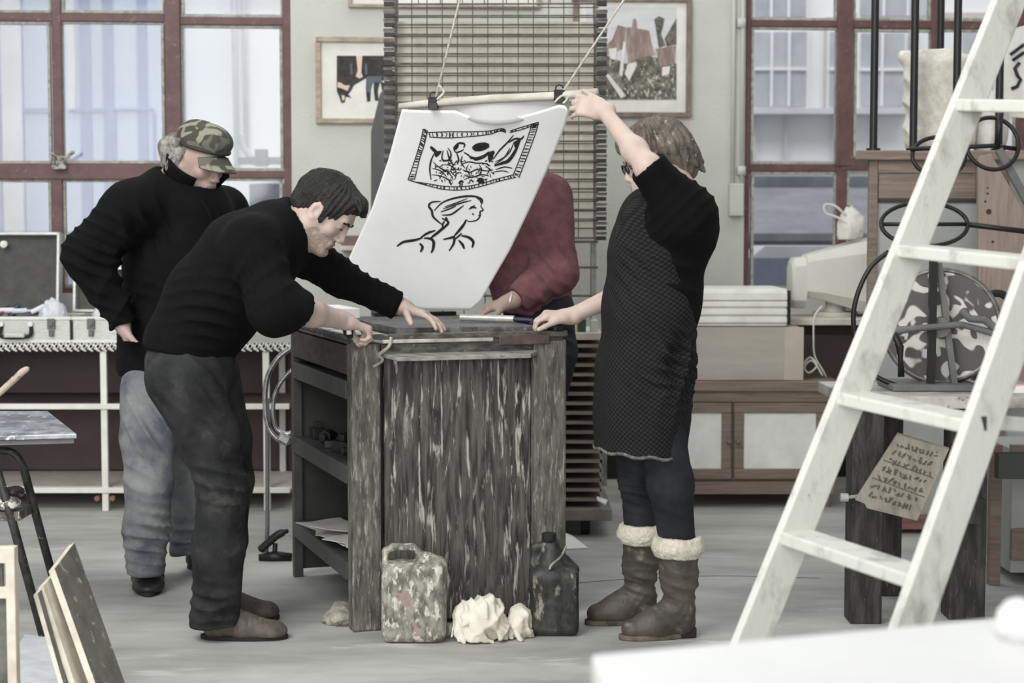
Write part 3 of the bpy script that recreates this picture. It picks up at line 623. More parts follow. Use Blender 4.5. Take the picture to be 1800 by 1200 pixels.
crumple('plastic_bag', (Tp(158, 0).x, TY + .16, zi), (.06, .08, .11), 5, 'crumpled white plastic bag in the case beside the capped man', 'plastic bag', Mbag)
cols = [c_(36, 38, 52), c_(210, 212, 220), c_(60, 60, 70), c_(150, 70, 80), c_(30, 30, 34), c_(225, 225, 228), c_(50, 56, 84)]
for i in range(16):
    px = -70 + i * 8.6; p = Vector((Tp(px, 0).x, TY + .24 + .05 * random.random(), zi + .10 + .045 * random.random())); a = random.uniform(-.9, .9); d = Vector((math.cos(a), .2, .35 + .5 * math.sin(a))).normalized() * .04
    m = MB(); ci = i % 7; m.tube([p - d, p + d * .7, p + d * .75, p + d], [.012, .014, .006, .006], 10); o = m.build('ink_tube', mat('tube_colour_%d' % ci, cols[ci], rough=.4), smooth=False)
    tag(o, 'small ink tube in the heap inside the left open case', 'tube', 'ink tubes heaped in the left case')
# ------------------------------------------------------------------ chrome stand with bent tubes and black foot
t = thing('chrome_stand', Fz(482, 985), 'chrome tubular stand with curved arms and black pedal foot', 'stand'); SY = Fz(482, 985).y
def S(px, py, dy=0): return U(px, py, SY + dy)
m = MB(); m.tube(bez([S(512, 612), S(490, 628), S(471, 660), S(466, 700), S(470, 745), S(484, 768), S(502, 778), S(510, 770)], 6), .011); m.build('outer_tube', M_chrome, t, smooth=True)
m = MB(); m.tube(bez([S(514, 650, .03), S(496, 668, .03), S(483, 695, .03), S(480, 725, .03), S(486, 752, .03), S(500, 762, .03), S(512, 760, .03)], 6), .009); m.build('inner_tube', M_chrome, t, smooth=True)
m = MB(); m.tube([S(470, 700), S(470, 930), S(468, 975)], .0085); m.build('post', M_steelgrey, t, smooth=True)
m = MB(); m.box(S(500, 770), (.05, .04, .035), Matrix.Rotation(.5, 3, 'Y')); m.build('clamp', M_chrome, t, bevel=.006)
m = MB(); z = .012; c = Fz(482, 985); m.tube([c + V(-.06, 0, z), c + V(0, 0, z + .003), c + V(.07, 0, z)], [.014, .024, .018], 12); m.build('foot_base', M_black, t, smooth=True)
m = MB(); m.tube(bez([S(456, 968), S(470, 955), S(488, 940), S(507, 932)], 5), [.006] + [.016] * 12 + [.01] * 2 + [.005]); m.tube([S(468, 962), S(470, 982)], .008); m.tube([S(484, 955), S(482, 982)], .01); m.build('pedal', M_black, t, smooth=True)
# ------------------------------------------------------------------ low pine cabinet with white doors, boxes on top
def bpx(m, x0, y0, x1, y1, Y, d, mi=0):
    """box whose front face spans these survey marks at distance Y, d deep"""
    a = U(x0, y1, Y); b = U(x1, y0, Y); m.box(((a.x + b.x) / 2, Y + d / 2, (a.z + b.z) / 2), (b.x - a.x, d, b.z - a.z), None, mi); return m
CY = 8.0
def zat(y, Y): return U(900, y, Y).z
t = thing('pine_cabinet', (U(1330, 0, CY).x, CY + .2, 0), 'low pine cabinet with white panelled doors under the right window', 'cabinet')
m = MB(); bpx(m, 1130, 704, 1468, 866, CY + .02, .45); m.build('body', M_pineh, t)
m = MB(); bpx(m, 1120, 670, 1478, 688, CY - .02, .52); m.build('top_board', M_pineh, t, bevel=.005)
m = MB(); bpx(m, 1128, 688, 1470, 706, CY, .46); m.build('apron_rail', M_pineh, t)
for (x0, x1, hx) in ((1136, 1286, 1281), (1290, 1452, 1297)):
    m = MB(); fw = 18
    bpx(m, x0, 708, x1, 708 + fw, CY - .012, .03); bpx(m, x0, 842 - fw, x1, 842, CY - .012, .03); bpx(m, x0, 708 + fw, x0 + fw, 842 - fw, CY - .012, .03); bpx(m, x1 - fw, 708 + fw, x1, 842 - fw, CY - .012, .03)
    dr = m.build('door', M_pineh, t, bevel=.004)
    m = MB(); bpx(m, x0 + fw - 1, 708 + fw - 1, x1 - fw + 1, 842 - fw + 1, CY, .012); m.build('door_panel', mat('white_door_panel', c_(246, 246, 241), rough=.5), dr)
    m = MB(); p = U(hx, 776, CY - .012); m.tube([p, p + V(0, -.01, 0), p + V(0, -.014, 0), p + V(0, -.03, 0)], [.006, .006, .013, .011], 14); m.build('knob', M_pine, dr, smooth=True)
for x in (1130, 1454):
    m = MB(); a = U(x, 0, CY); m.box((a.x + .02, CY + .03, .11), (.04, .05, .22)); m.build('leg', M_pine, t)
m = MB(); bpx(m, 1128, 846, 1466, 868, CY - .002, .04); m.build('bottom_rail', M_pineh, t)
zt = zat(670, CY - .02)
m = MB(); a, b = U(1172, 0, CY + .02).x, U(1412, 0, CY + .02).x; zb = zat(574, CY + .02)
m.box(((a + b) / 2, CY + .22, (zt + zb) / 2 + .001), (b - a, .42, zb - zt - .002)); o = m.build('plywood_box', M_paleply, bevel=.003); tag(o, 'pale plywood box standing on the pine cabinet', 'box')
m = MB(); bpx(m, 1378, 575, 1413, 668, CY + .0, .0195); o.name = 'plywood_box'; q = m.build('corner_strip', mat('pale_batten', c_(196, 184, 174), rough=.6), o)
t = thing('slatted_box', (U(1300, 0, CY).x, CY + .2, zb + .002), 'white slatted lid box on top of the plywood box', 'box')
a, b = U(1165, 0, CY).x, U(1390, 0, CY).x; z1 = zat(507, CY); m = MB(); m.box(((a + b) / 2, CY + .22, (zb + z1) / 2 + .001), (b - a, .44, z1 - zb - .004)); m.build('body', M_white, t, bevel=.008)
m = MB()
for k in range(4): z = zb + .02 + k * (z1 - zb - .03) / 4; m.box(((a + b) / 2, CY - .006, z + .012), (b - a - .004, .016, .026 if k < 3 else .04))
m.build('slat', M_white, t, bevel=.005)
m = MB(); m.box((b + .008, CY + .2, (zb + z1) / 2), (.014, .4, z1 - zb - .02)); m.build('end_cap', M_black, t)
# shelf with the old monitor
MY = 8.15
t = thing('wall_bench', (U(1470, 0, MY).x, MY + .3, 0), 'narrow cream worktop carrying the old monitor below the right window', 'worktop')
zs_ = zat(560, MY); a, b = U(1394, 0, MY).x, U(1620, 0, MY).x
m = MB(); m.box(((a + b) / 2, MY + .28, zs_ - .015), (b - a, .6, .03)); m.build('top_board', M_cream, t, bevel=.003)
for x in (b - .05,):
    m = MB(); m.box((x, MY + .4, (zs_ - .03) / 2), (.05, .05, zs_ - .03)); m.build('leg', M_cream, t)
m = MB(); m.box(((a + b) / 2, MY + .5, zs_ - .07), (b - a - .02, .02, .08)); m.build('rail', M_maroon, t)
t = thing('computer_monitor', U(1480, 562, MY + .1), 'old beige tube monitor with its back turned left, on the worktop', 'monitor'); t.location.z = zs_
m = MB()
def ring(px, yt, yb, hd, Y=MY + .3): a = U(px, yt, Y); b = U(px, yb, Y); r = (a.z - b.z) * .16; return [(a.x, Y - hd, b.z + r), (a.x, Y - hd + r, b.z), (a.x, Y + hd - r, b.z), (a.x, Y + hd, b.z + r), (a.x, Y + hd, a.z - r), (a.x, Y + hd - r, a.z), (a.x, Y - hd + r, a.z), (a.x, Y - hd, a.z - r)]
secs = [ring(1388, 462, 536, .085), ring(1393, 453, 541, .1), ring(1412, 451, 541, .105), ring(1414, 448, 522, .11), ring(1440, 441, 526, .14), ring(1475, 432, 536, .19), ring(1500, 426, 545, .21), ring(1560, 412, 553, .235), ring(1566, 415, 550, .23)]
vs = [q for s in secs for q in s]; fs = [tuple(range(7, -1, -1)), tuple(8 * (len(secs) - 1) + k for k in range(8))]
for i in range(len(secs) - 1):
    for k in range(8): fs.append((8 * i + k, 8 * i + (k + 1) % 8, 8 * i + 8 + (k + 1) % 8, 8 * i + 8 + k))
m.add(vs, fs); m.build('housing', M_beige, t, bevel=.003)
m = MB(); p = U(1475, 0, MY + .3); m.cyl((p.x, MY + .3, zs_), (p.x, MY + .3, zs_ + .02), .11, n=30); m.cyl((p.x, MY + .3, zs_ + .02), (p.x, MY + .3, zs_ + .075), .05, n=20); m.build('swivel_base', M_beige, t)
m = MB(); pts = bez([U(1445, 538, MY), U(1432, 556, MY - .02), U(1430, 590, MY - .02), U(1432, 625, MY - .02), U(1446, 650, MY - .02), U(1452, 662, MY)], 6); m.tube(pts, .0045, 6); tag(m.build('white_cable', M_white, smooth=True), 'white cable hanging from the monitor to the cabinet top', 'cable')
m = MB()
m.tube(bez([U(1412, 640, 8.1), U(1424, 628, 8.1), U(1436, 642, 8.1), U(1422, 655, 8.1), U(1414, 645, 8.1), U(1428, 634, 8.1), U(1446, 660, 8.1)], 6), .0045, 6); tag(m.build('cable_coil', M_white, smooth=True), 'tangle of pale cable at the cabinet corner beside plywood box', 'cable')
Mcl = mat('white_cloth', c_(226, 224, 218), c_(200, 197, 190), scale=14, rough=.9, bump=.4)
o = crumple('cloth_bag', (U(1500, 0, MY + .3).x, MY + .3, zat(421, MY + .3)), (.065, .06, .10), 9, 'white crumpled cloth bag sitting on the monitor', 'cloth bag', Mcl)
m = MB(); m.tube(bez([U(1486, 378, MY + .25), U(1468, 362, MY + .25), U(1450, 360, MY + .25), U(1452, 374, MY + .25), U(1472, 382, MY + .25), U(1488, 392, MY + .25)], 6), .006, 6); m.build('string_loop', Mcl, o, smooth=True)
# ------------------------------------------------------------------ pine hutch
HY = 7.3
t = thing('pine_hutch', (U(1680, 0, HY).x, HY + .2, 0), 'tall pine hutch with grey panels behind the ladder and press', 'cabinet')
m = MB(); bpx(m, 1556, 282, 1990, 930, HY + .04, .40); m.build('carcass', M_greyp, t); m = MB(); bpx(m, 1524, 282, 1990, 930, HY + .022, .016); m.build('front_panel', M_greyp, t)
m = MB(); z0_, z1_ = zat(281, HY - .04), zat(264, HY - .04); m.prism([Vector((x_, y_, z0_)) for x_, y_ in ((U(1508, 0, HY - .04).x, HY - .04), (U(2000, 0, HY - .04).x, HY - .04), (U(2000, 0, HY - .04).x, HY + .48), (U(1512, 0, HY + .48).x, HY + .48))], (0, 0, z1_ - z0_)); m.build('cornice', M_pineh, t, bevel=.006)
m = MB(); bpx(m, 1520, 281, 1544, 944, HY, .04); m.build('stile', M_pine, t, bevel=.003)
m = MB(); bpx(m, 1716, 281, 1775, 944, HY, .04); m.build('stile', M_pine, t, bevel=.003)
m = MB(); bpx(m, 1544, 281, 1716, 304, HY + .004, .03); bpx(m, 1544, 307, 1716, 349, HY + .01, .03); m.build('top_rail', M_pineh, t, bevel=.003)
m = MB(); bpx(m, 1544, 350, 1716, 356, HY + .012, .03); m.build('dark_strip', mat('dark_line', c_(62, 56, 52), rough=.6), t)  # thin dark strip below the top rail
m = MB(); bpx(m, 1544, 905, 1990, 930, HY + .0, .03); m.build('bottom_rail', mat('reddish_pine', c_(140, 104, 94), c_(110, 82, 74), scale=6, stretch=(.5, 1, 6)), t)
# pine gusset board leaning on the hutch
m = MB(); m.prism([U(1720, 276, 7.16), U(1742, 270, 7.16), U(1800, 372, 7.16), U(1850, 470, 7.16), U(1850, 700, 7.16), U(1720, 700, 7.16)], (0, .03, 0)); o = m.build('pine_offcut', M_pinev, bevel=.002); tag(o, 'wide knotty pine board with a slanted edge leaning on the hutch', 'board')
m = MB()
for x, y, r in ((1738, 372, .012), (1736, 340, .005), (1732, 354, .005), (1738, 402, .005), (1736, 330, .004), (1745, 425, .006)): p = U(x, y, 7.16); m.cyl(p + V(0, .001, 0), p + V(0, -.001, 0), r, n=10)
m.build('knots', mat('wood_knot', c_(70, 54, 46), rough=.7), o)
# black upright poles rising behind
for (px, yb, Y, lb) in ((1535, 263, 7.32, 'leftmost black pole rising from the hutch top'), (1605, 263, 7.32, 'black pole on the hutch in front of the white foam roll'), (1650, 262, 7.68, 'short looking black pole behind the white foam roll'), (1680, 263, 7.30, 'black pole just left of the ladder rail on the hutch'), (1755, 263, 7.34, 'black pole right of the ladder rail above the hand wheel')):
    p = U(px, yb, Y); zb = zat(264, HY - .04) + .001; m = MB(); m.cyl((p.x, Y, zb), (p.x, Y, 3.3), .0165, n=18); m.cyl((p.x, Y, zb), (p.x, Y, zb + .01), .03, n=18)
    tag(m.build('black_pole', M_black, smooth=False), lb, 'pole', None)
# foam roll
cl = Clay(U(1570, 270, 7.3), U(1740, 80, 7.8), .008)
zc = zat(264, HY - .04)
a = U(1650, 100, 7.52)
cl.box((U(1655, 0, 7.5).x, 7.5, (zc + zat(92, 7.4)) / 2), (.15, .09, (zat(92, 7.4) - zc) / 2), rnd=.05); cl.cap(U(1600, 108, 7.46), U(1612, 200, 7.46), .035, .02, k=.03); cl.cap(U(1588, 100, 7.46), U(1680, 96, 7.5), .03, .03, k=.02)
cl.cut((0, 0, zc + .001), (0, 0, -1))
o = cl.build('foam_roll', mat('white_foam', c_(222, 219, 210), c_(198, 193, 182), scale=22, rough=.95, bump=.6, bscale=60), disp=folds([(U(1600, 200, 7.4), (1, 0, .5), .2, .014, .07)], .004, 22, 2, .002)); tag(o, 'white foam or wadding roll standing on top of the hutch', 'foam roll')
o = crumple('cloth_bundle', (U(1745, 0, 7.5).x, 7.5, zc + .001), (.07, .08, .17), 21, 'tall bundle of white cloth on the hutch behind the ladder', 'cloth', Mcl)
m = MB(); m.prism([U(1762, 55, 7.6), U(1800, 45, 7.6), U(1850, 50, 7.6), U(1850, 210, 7.6), U(1766, 205, 7.6)], (0, .012, 0)); o = m.build('painted_sign', M_white); tag(o, 'white sheet with black brush strokes at the right edge above the wheel', 'sign')
m = MB()
for st in ([(1792, 110), (1784, 120), (1788, 132), (1794, 140), (1788, 152), (1778, 156)], [(1776, 96), (1800, 78)], [(1780, 106), (1800, 92)]): m.tube([U(x, y, 7.594) for x, y in st], .008, 6)
m.build('brush_strokes', M_ink, o)
m = MB(); 
# ------------------------------------------------------------------ iron press parts: hand wheels on a spindle
PY = 6.7
t = thing('hand_wheel_press', U(1745, 300, PY), 'black iron press head with ring hand wheels and slanted arm', 'press'); t.location.z = .766; 
def E(cx, cy, rx, ry, a0, a1, n=26, Y=PY): c = U(cx, cy, Y); k = Y / FPX; return arc(c, rx * k, a0, a1, n, (1, 0, 0), Vector((0, .35, 1)).normalized(), ry * k * 1.06)
m = MB(); m.tube(E(1744, 252, 46, 46, 0, 352, 36), .0085, 10, cyc=True); m.build('hand_wheel', M_black, t, smooth=True)
m = MB(); m.tube(E(1650, 275, 46, 34, 0, 352, 36), .0085, 10, cyc=True); m.build('hand_wheel', M_black, t, smooth=True)
m = MB(); m.tube(E(1625, 394, 76, 38, 0, 352, 36), .0085, 10, cyc=True); m.build('hand_wheel', M_black, t, smooth=True)
m = MB(); m.tube([U(1600, 262, PY), U(1745, 256, PY), U(1790, 262, PY)], .009); m.tube([U(1760, 190, PY), U(1752, 262, PY)], .012); m.build('spindle', M_black, t, smooth=True)
m = MB(); m.bar(U(1755, 262, PY), U(1830, 400, PY), .03, .03); m.bar(U(1830, 400, PY), Vector((U(1860, 700, PY).x, PY, .766)), .04, .04); m.build('arm', M_steelgrey, t, bevel=.004)
m = MB(); m.tube([U(1550, 394, PY), U(1700, 394, PY)], .008); m.tube([U(1625, 394, PY), U(1640, 275, PY)], .010); m.tube([U(1700, 394, PY), U(1830, 410, PY)], .011); m.build('cross_shaft', M_black, t, smooth=True)
# ------------------------------------------------------------------ workbench with dark square legs
BY = 5.62
t = thing('work_bench', (U(1640, 0, BY).x, BY + .35, 0), 'dark square-legged workbench behind the ladder carrying the flywheel machine', 'bench')
M_dkw = mat('dark_oily_wood', c_(66, 64, 60), c_(34, 33, 32), scale=14, stretch=(3, 3, .5), lo=.35, hi=.6, rough=.6, bump=.3, c3=c_(110, 106, 100), scale3=40, lo3=.64, hi3=.7)
zt = .764
a, b = U(1500, 0, BY).x, U(1900, 0, BY).x
m = MB(); m.box(((a + b) / 2, BY + .27, zt - .02), (b - a, .58, .04)); m.build('bench_top', mat('worn_bench_top', c_(186, 184, 178), c_(120, 118, 112), scale=7, rough=.6, c3=c_(70, 68, 66), scale3=18, lo3=.62, hi3=.7), t, bevel=.004)
for (x0, x1, Y) in ((1509, 1566, BY), (1686, 1752, BY + .06), (1566, 1600, BY + .43), (1860, 1900, BY + .43)):
    m = MB(); p = U(x0, 0, Y).x; q = U(x1, 0, Y).x; m.box(((p + q) / 2, Y + .055, (zt - .041) / 2), (q - p, .11, zt - .041)); m.build('leg', M_dkw, t, bevel=.005)
m = MB(); m.box(((a + b) / 2, BY + .09, .55), (b - a - .1, .03, .0)) if False else None
m = MB(); m.bar(U(1752, 818, BY + .1), U(1900, 818, BY + .1), .05, .085); m.build('side_rail', mat('black_green_rail', c_(46, 48, 46), rough=.5), t)
# flywheel machine
t = thing('flywheel_machine', U(1650, 690, BY + .3), 'round black and white patterned flywheel machine on the workbench', 'machine'); t.location.z = zt
WY = BY + .3; k = WY / FPX
mm = bpy.data.materials.new('swirl_pattern_disc'); mm.use_nodes = True; n = mm.node_tree.nodes; L = mm.node_tree.links; bs = n['Principled BSDF']; bs.inputs['Roughness'].default_value = .45
tcn = n.new('ShaderNodeTexCoord'); mg = n.new('ShaderNodeTexNoise'); mg.inputs['Scale'].default_value = 13; mg.inputs['Detail'].default_value = 0; mg.inputs['Distortion'].default_value = 1.6
L.new(tcn.outputs['Object'], mg.inputs['Vector']); cr = n.new('ShaderNodeValToRGB'); cr.color_ramp.elements[0].position = .49; cr.color_ramp.elements[0].color = (*c_(64, 60, 58), 1); cr.color_ramp.elements[1].position = .55; cr.color_ramp.elements[1].color = (*c_(196, 194, 188), 1)
L.new(mg.outputs[0], cr.inputs[0]); L.new(cr.outputs[0], bs.inputs['Base Color'])
c = U(1655, 573, WY); ax = Vector((.32, 1, 0)).normalized()
m = MB(); m.cyl(c - ax * .02, c + ax * .02, .192, n=56); m.build('flywheel', mm, t, bevel=.004)
m = MB(); m.tube(arc(c - ax * .012, .194, 0, 354, 56, ax.cross(V(0, 0, 1)), (0, 0, 1)), .011, 8, cyc=True); m.build('wheel_rim', mat('rim_metal', c_(120, 116, 110), c_(60, 58, 56), scale=20, rough=.35, metal=.4), t, smooth=True)
m = MB(); m.bar(U(1641, 456, WY - .09), U(1636, 676, WY - .09), .026, .02, (0, 1, 0)); m.build('upright_bar', M_black, t)
m = MB(); m.bar(U(1650, 462, WY - .07), U(1678, 680, WY - .07), .02, .02, (0, 1, 0)); m.build('slanted_bar', M_steelgrey, t)
m = MB(); m.tube([U(1568, 582, WY - .11), U(1600, 578, WY - .11), U(1690, 570, WY - .11), U(1745, 585, WY - .11)], [.016, .011, .011, .012]); m.tube([U(1690, 545, WY - .12), U(1705, 560, WY - .12), U(1730, 562, WY - .12), U(1750, 576, WY - .12)], .013); m.cyl(c - ax * .09, c + ax * .03, .035, n=20); m.build('axle', M_steelgrey, t, smooth=False)
m = MB(); m.tube([U(1572, 586, WY - .12), U(1582, 610, WY - .12), U(1583, 630, WY - .12), U(1584, 662, WY - .12)], [.01, .014, .009, .012]); m.build('crank_handle', M_black, t, smooth=True)
m = MB(); m.tube(bez([U(1562, 442, WY - .05), U(1530, 470, WY - .05), U(1508, 515, WY - .05), U(1500, 560, WY - .05), U(1508, 610, WY - .05), U(1532, 655, WY - .05), U(1580, 678, WY - .08), U(1640, 686, WY - .1)], 6), .0085); m.build('curved_hoop', M_black, t, smooth=True)
m = MB(); p = U(1640, 0, WY); m.box((p.x, WY - .02, zt + .012), (.3, .26, .022)); m.bar(U(1640, 682, WY - .1), U(1720, 684, WY - .1), .05, .02); m.build('cast_base', M_steelgrey, t, bevel=.004)
m = MB(); m.prism([U(1688, 600, WY - .02), U(1730, 570, WY - .02), U(1760, 590, WY - .02), U(1750, 650, WY - .02), U(1722, 672, WY - .02), U(1700, 650, WY - .02), U(1684, 625, WY - .02)], (0, .1, 0)); m.tube(arc(U(1752, 540, WY), .05, 0, 350, 14, (1, 0, 0), (0, 0, 1)), .014, 8, cyc=True); m.build('gear_housing', M_black, t)
m = MB(); p = U(1790, 680, BY + .1); m.box((p.x, BY + .15, zt + .012), (.12, .1, .022)); tag(m.build('ink_tin', mat('tin_red_white', c_(214, 150, 140), c_(225, 225, 220), scale=9, lo=.48, hi=.52)), 'flat reddish and white tin at the right end of the workbench', 'tin')
# carved plank leaning in front of the legs
t = thing('carved_plank', U(1540, 905, 5.5), 'grey wooden plank carved with scratched lettering leaning on the bench leg', 'plank')
q = [U(1503, 878, 5.5), U(1612, 915, 5.42), U(1668, 790, 5.52), U(1577, 763, 5.6)]
m = MB(); m.prism([q[0], U(1520, 885, 5.49), U(1524, 893, 5.485), q[1], q[2], q[3]], (0.006, .022, .004)); m.build('board', mat('carved_grey_wood', c_(150, 143, 132), c_(112, 106, 97), scale=9, stretch=(3, 1, 1), lo=.3, hi=.7, rough=.8, bump=.5, bscale=50), t)
m = MB(); rr = random.Random(5)
def qp(u, v): return q[0].lerp(q[1], u).lerp(q[3].lerp(q[2], u), v) + V(-.001, -.003, 0)
for row in range(7):
    v = .1 + row * .125; u = .1
    while u < .85:
        kk = rr.choice((0, 1, 2, 3)); wdt = .03 + rr.random() * .05; h = .05 + .03 * rr.random()
        J = lambda: rr.uniform(-.15, 1.15)
        if kk == 0: segs = [((J(), J()), (J(), J())), ((J(), J()), (J(), J()))]
        elif kk == 1: segs = [((0, J()), (1, J())), ((.5, J()), (J(), 1))]
        elif kk == 2: segs = [((J(), 1), (J(), 0))]
        else: segs = [((J(), J()), (J(), J())), ((0, J()), (1, J())), ((J(), 0), (J(), 1))]
        for (a0, b0), (a1, b1) in segs: m.bar(qp(u + a0 * wdt, v + b0 * h), qp(u + a1 * wdt, v + b1 * h), .0035, .0015, (0, 1, 0))
        u += wdt + .035
for v in (.35, .62): m.bar(qp(.04, v), qp(.96, v - .03), .002, .001, (0, 1, 0))
m.build('carved_marks', mat('carved_groove', c_(84, 79, 72), rough=.9), t)
m = MB(); m.box(U(1708, 896, 5.64), (.07, .05, .09), Matrix.Rotation(.15, 3, 'Y')); o = m.build('wood_block', M_dkw, bevel=.003); tag(o, 'small brown wood block wedged by the right bench leg', 'block')
m = MB(); p = U(1488, 874, 5.6); m.cyl(p, p + V(.05, .01, .004), .006, n=8); m.ell = None; m.cyl(p + V(-.02, 0, 0), p + V(.005, 0, 0), .014, n=12); o = m.build('clamp_screw', M_metal); tag(o, 'small bright clamp screw beside the carved plank', 'clamp')
# pine cupboard at far right
t = thing('pine_cupboard', (U(1830, 0, 6.24).x, 6.4, 0), 'pine cupboard corner at the right edge behind the workbench leg', 'cabinet')
m = MB(); bpx(m, 1776, 790, 1990, 1006, 6.27, .4); m.build('carcass', M_greyp, t)
m = MB(); a = U(1758, 0, 6.24).x; b = U(1778, 0, 6.24).x; z1 = zat(782, 6.24); m.box(((a + b) / 2, 6.26, z1 / 2), (b - a, .04, z1)); m.build('stile', M_pine, t, bevel=.002)
m = MB(); bpx(m, 1778, 930, 1990, 985, 6.245, .03); m.build('lower_rail', M_pineh, t, bevel=.002); m = MB(); bpx(m, 1778, 782, 1990, 800, 6.245, .03); m.build('upper_rail', M_pineh, t, bevel=.002)
# ------------------------------------------------------------------ paint-splashed white step ladder (nearer than the table group)
t = thing('step_ladder', Fz(1330, 1300), 'paint-smeared white wooden step ladder in the right foreground', 'ladder')
M_lad = mat('ladder_white_paint', c_(204, 204, 197), c_(146, 145, 138), scale=11, stretch=(1, 1, .6), lo=.52, hi=.72, rough=.55, bump=.25, c3=c_(128, 122, 112), scale3=26, lo3=.68, hi3=.76, detail=7)
def toz(a, b, z): k = (z - a.z) / (b.z - a.z); return a + (b - a) * k
La, Lb = U(1397, 935, 3.9), U(1774, 0, 4.28)
Ra, Rb = U(1632, 1010, 3.45), U(1812, 500, 3.66)
Lf, Lt = toz(La, Lb, 0), toz(La, Lb, 2.1); Rf, Rt = toz(Ra, Rb, 0), toz(Ra, Rb, 2.1)
tdir = (Rf - Lf).normalized(); 
t.location = (Lf + Rf) / 2; t.location.z = 0
m = MB(); m.bar(Lf, Lt, .026, .086, tdir.cross((Lt - Lf).normalized())); m.build('rail', M_lad, t, bevel=.004)
m = MB(); m.bar(Rf, Rt, .026, .086, tdir.cross((Rt - Rf).normalized())); m.build('rail', M_lad, t, bevel=.004)
def on(a, b, py):
    # point of the rail whose mark is at this height in the survey
    lo, hi = 0.0, 1.0
    for _ in range(40):
        mi_ = (lo + hi) / 2; p = a.lerp(b, mi_); y = 600 - FPX * ((p.y * 0 + (p - Vector((0, 0, EYE))).dot(Vector((0, SP_, CP)))) / (p - Vector((0, 0, EYE))).dot(Vector((0, CP, -SP_))))
        if y > py: lo = mi_
        else: hi = mi_
    return a.lerp(b, lo)
for (yl, yr) in ((942, 1020), (698, 748), (440, 464), (185, 190), (-70, -85)):
    a = on(Lf, Lt, yl); b = on(Rf, Rt, yr); m = MB(); m.bar(a, b, .088, .03, (0, 0, 1)); tr = m.build('tread', M_lad, t, bevel=.005)
for (px, py) in ((1608, 1034), (1721, 744)):
    p = on(Rf, Rt, py); nrm = tdir; d = (Rt - Rf).normalized(); m = MB(); c0 = p - V(0, .016, 0) - d * .0
    u2 = U(px, py, p.y - .04); u2 = U(px, py, p.y - .012); m.bar(u2 + V(0, -.004, 0), u2 + V(0, .02, 0), .03, .03); m.build('tread_end', mat('dark_joint', c_(50, 48, 46), rough=.7), t)
m = MB(); m.bar(U(1745, 742, 3.62), U(1990, 760, 3.95), .05, .03); m.build('back_brace', M_lad, t, bevel=.003)
m = MB(); a = Lt; b = Rt; k = Vector((.9, .9, -2.1)); m.bar(Rt, Vector((Rt.x + 1.0, Rt.y + .5, 0)), .026, .06); m.build('back_leg', M_lad, t, bevel=.003)
# ------------------------------------------------------------------ blurred white table in the near right corner
t = thing('white_table', (.75, 2.0, 0), 'out-of-focus white tabletop in the bottom right foreground', 'table')
HT = .80; A = Fz(1040, 1150, HT); B = Fz(1900, 1072, HT); 
din = Vector((.02, -1, 0)).normalized(); Cc = B + din * .9; D = A + din * .9 + V(.03, 0, 0); 
m = MB(); m.prism([A, B, Cc, D], (0, 0, -.035)); M_wt = mat('white_tabletop', c_(214, 214, 212), c_(206, 206, 204), scale=2, rough=.5); m.build('tabletop', M_wt, t, bevel=.004)
for p in (A + V(.05, -.06, 0), B + V(-.06, -.06, 0), Cc + V(-.06, .06, 0), D + V(.05, .06, 0)):
    m = MB(); m.box((p.x, p.y, (HT - .036) / 2), (.05, .05, HT - .036)); m.build('leg', M_white, t)
p = U(1758, 1110, 2.2); crumple('crumpled_cloth', (p.x + .01, 2.13, HT + .0005), (.04, .035, .028), 31, 'small white crumpled cloth on the blurred white foreground table', 'cloth', M_wt)
# ------------------------------------------------------------------ left foreground: metal stand, leaning boards
t = thing('metal_stand', Fz(60, 1118), 'dark legged metal stand with scuffed grey top plate at left edge', 'stand')
M_plate = mat('scuffed_plate', c_(168, 172, 178), c_(104, 108, 116), scale=12, lo=.4, hi=.6, rough=.35, metal=.3, c3=c_(220, 222, 226), scale3=30, lo3=.6, hi3=.66)
q = [U(135, 762, 5.42), U(84, 722, 5.9), U(-160, 722, 5.9), U(-160, 770, 5.42)]
m = MB(); m.prism(q, (0, 0, -.016)); m.build('top_plate', M_plate, t, bevel=.003)
m = MB(); m.prism([p + V(-.012, .01, -.018) for p in q], (0, 0, -.014)); m.build('plate_underframe', M_steelgrey, t)
M_leg = mat('blackened_leg', c_(62, 61, 58), c_(30, 30, 30), scale=22, rough=.5, c3=c_(130, 128, 122), scale3=50, lo3=.62, hi3=.68)
m = MB(); m.tube(bez([U(0, 792, 5.6), U(22, 796, 5.6), U(38, 815, 5.6), U(50, 855, 5.62), U(70, 930, 5.64), Fz(112, 1085)], 6), .014); m.build('leg', M_leg, t, smooth=True)
m = MB(); m.tube([U(-4, 830, 5.45), U(24, 925, 5.48), Fz(76, 1118)], .0145); m.build('leg', M_leg, t, smooth=True)
m = MB(); m.tube([U(-90, 792, 5.6), U(-100, 900, 5.6), Fz(-130, 1110)], .0145); m.build('leg', M_leg, t, smooth=True)
m = MB(); m.bar(U(-120, 902, 5.55), U(46, 900, 5.55), .16, .03); m.build('brace_shelf', mat('paint_splashed_shelf', c_(120, 118, 108), c_(70, 68, 62), scale=26, c3=c_(200, 198, 190), scale3=30, lo3=.58, hi3=.64), t)
crumple('paint_rag', U(6, 893, 5.5), (.05, .05, .03), 41, 'paint-stiffened grey rag on the stand brace at left edge', 'rag', mat('stiff_rag', c_(150, 148, 138), c_(90, 88, 80), scale=40, c3=c_(230, 228, 222), scale3=30, lo3=.55, hi3=.6, bump=.4))
crumple('paint_rag', U(24, 872, 5.52), (.035, .035, .022), 43, 'smaller dark rag behind the grey one on the stand brace', 'rag', M_leg)
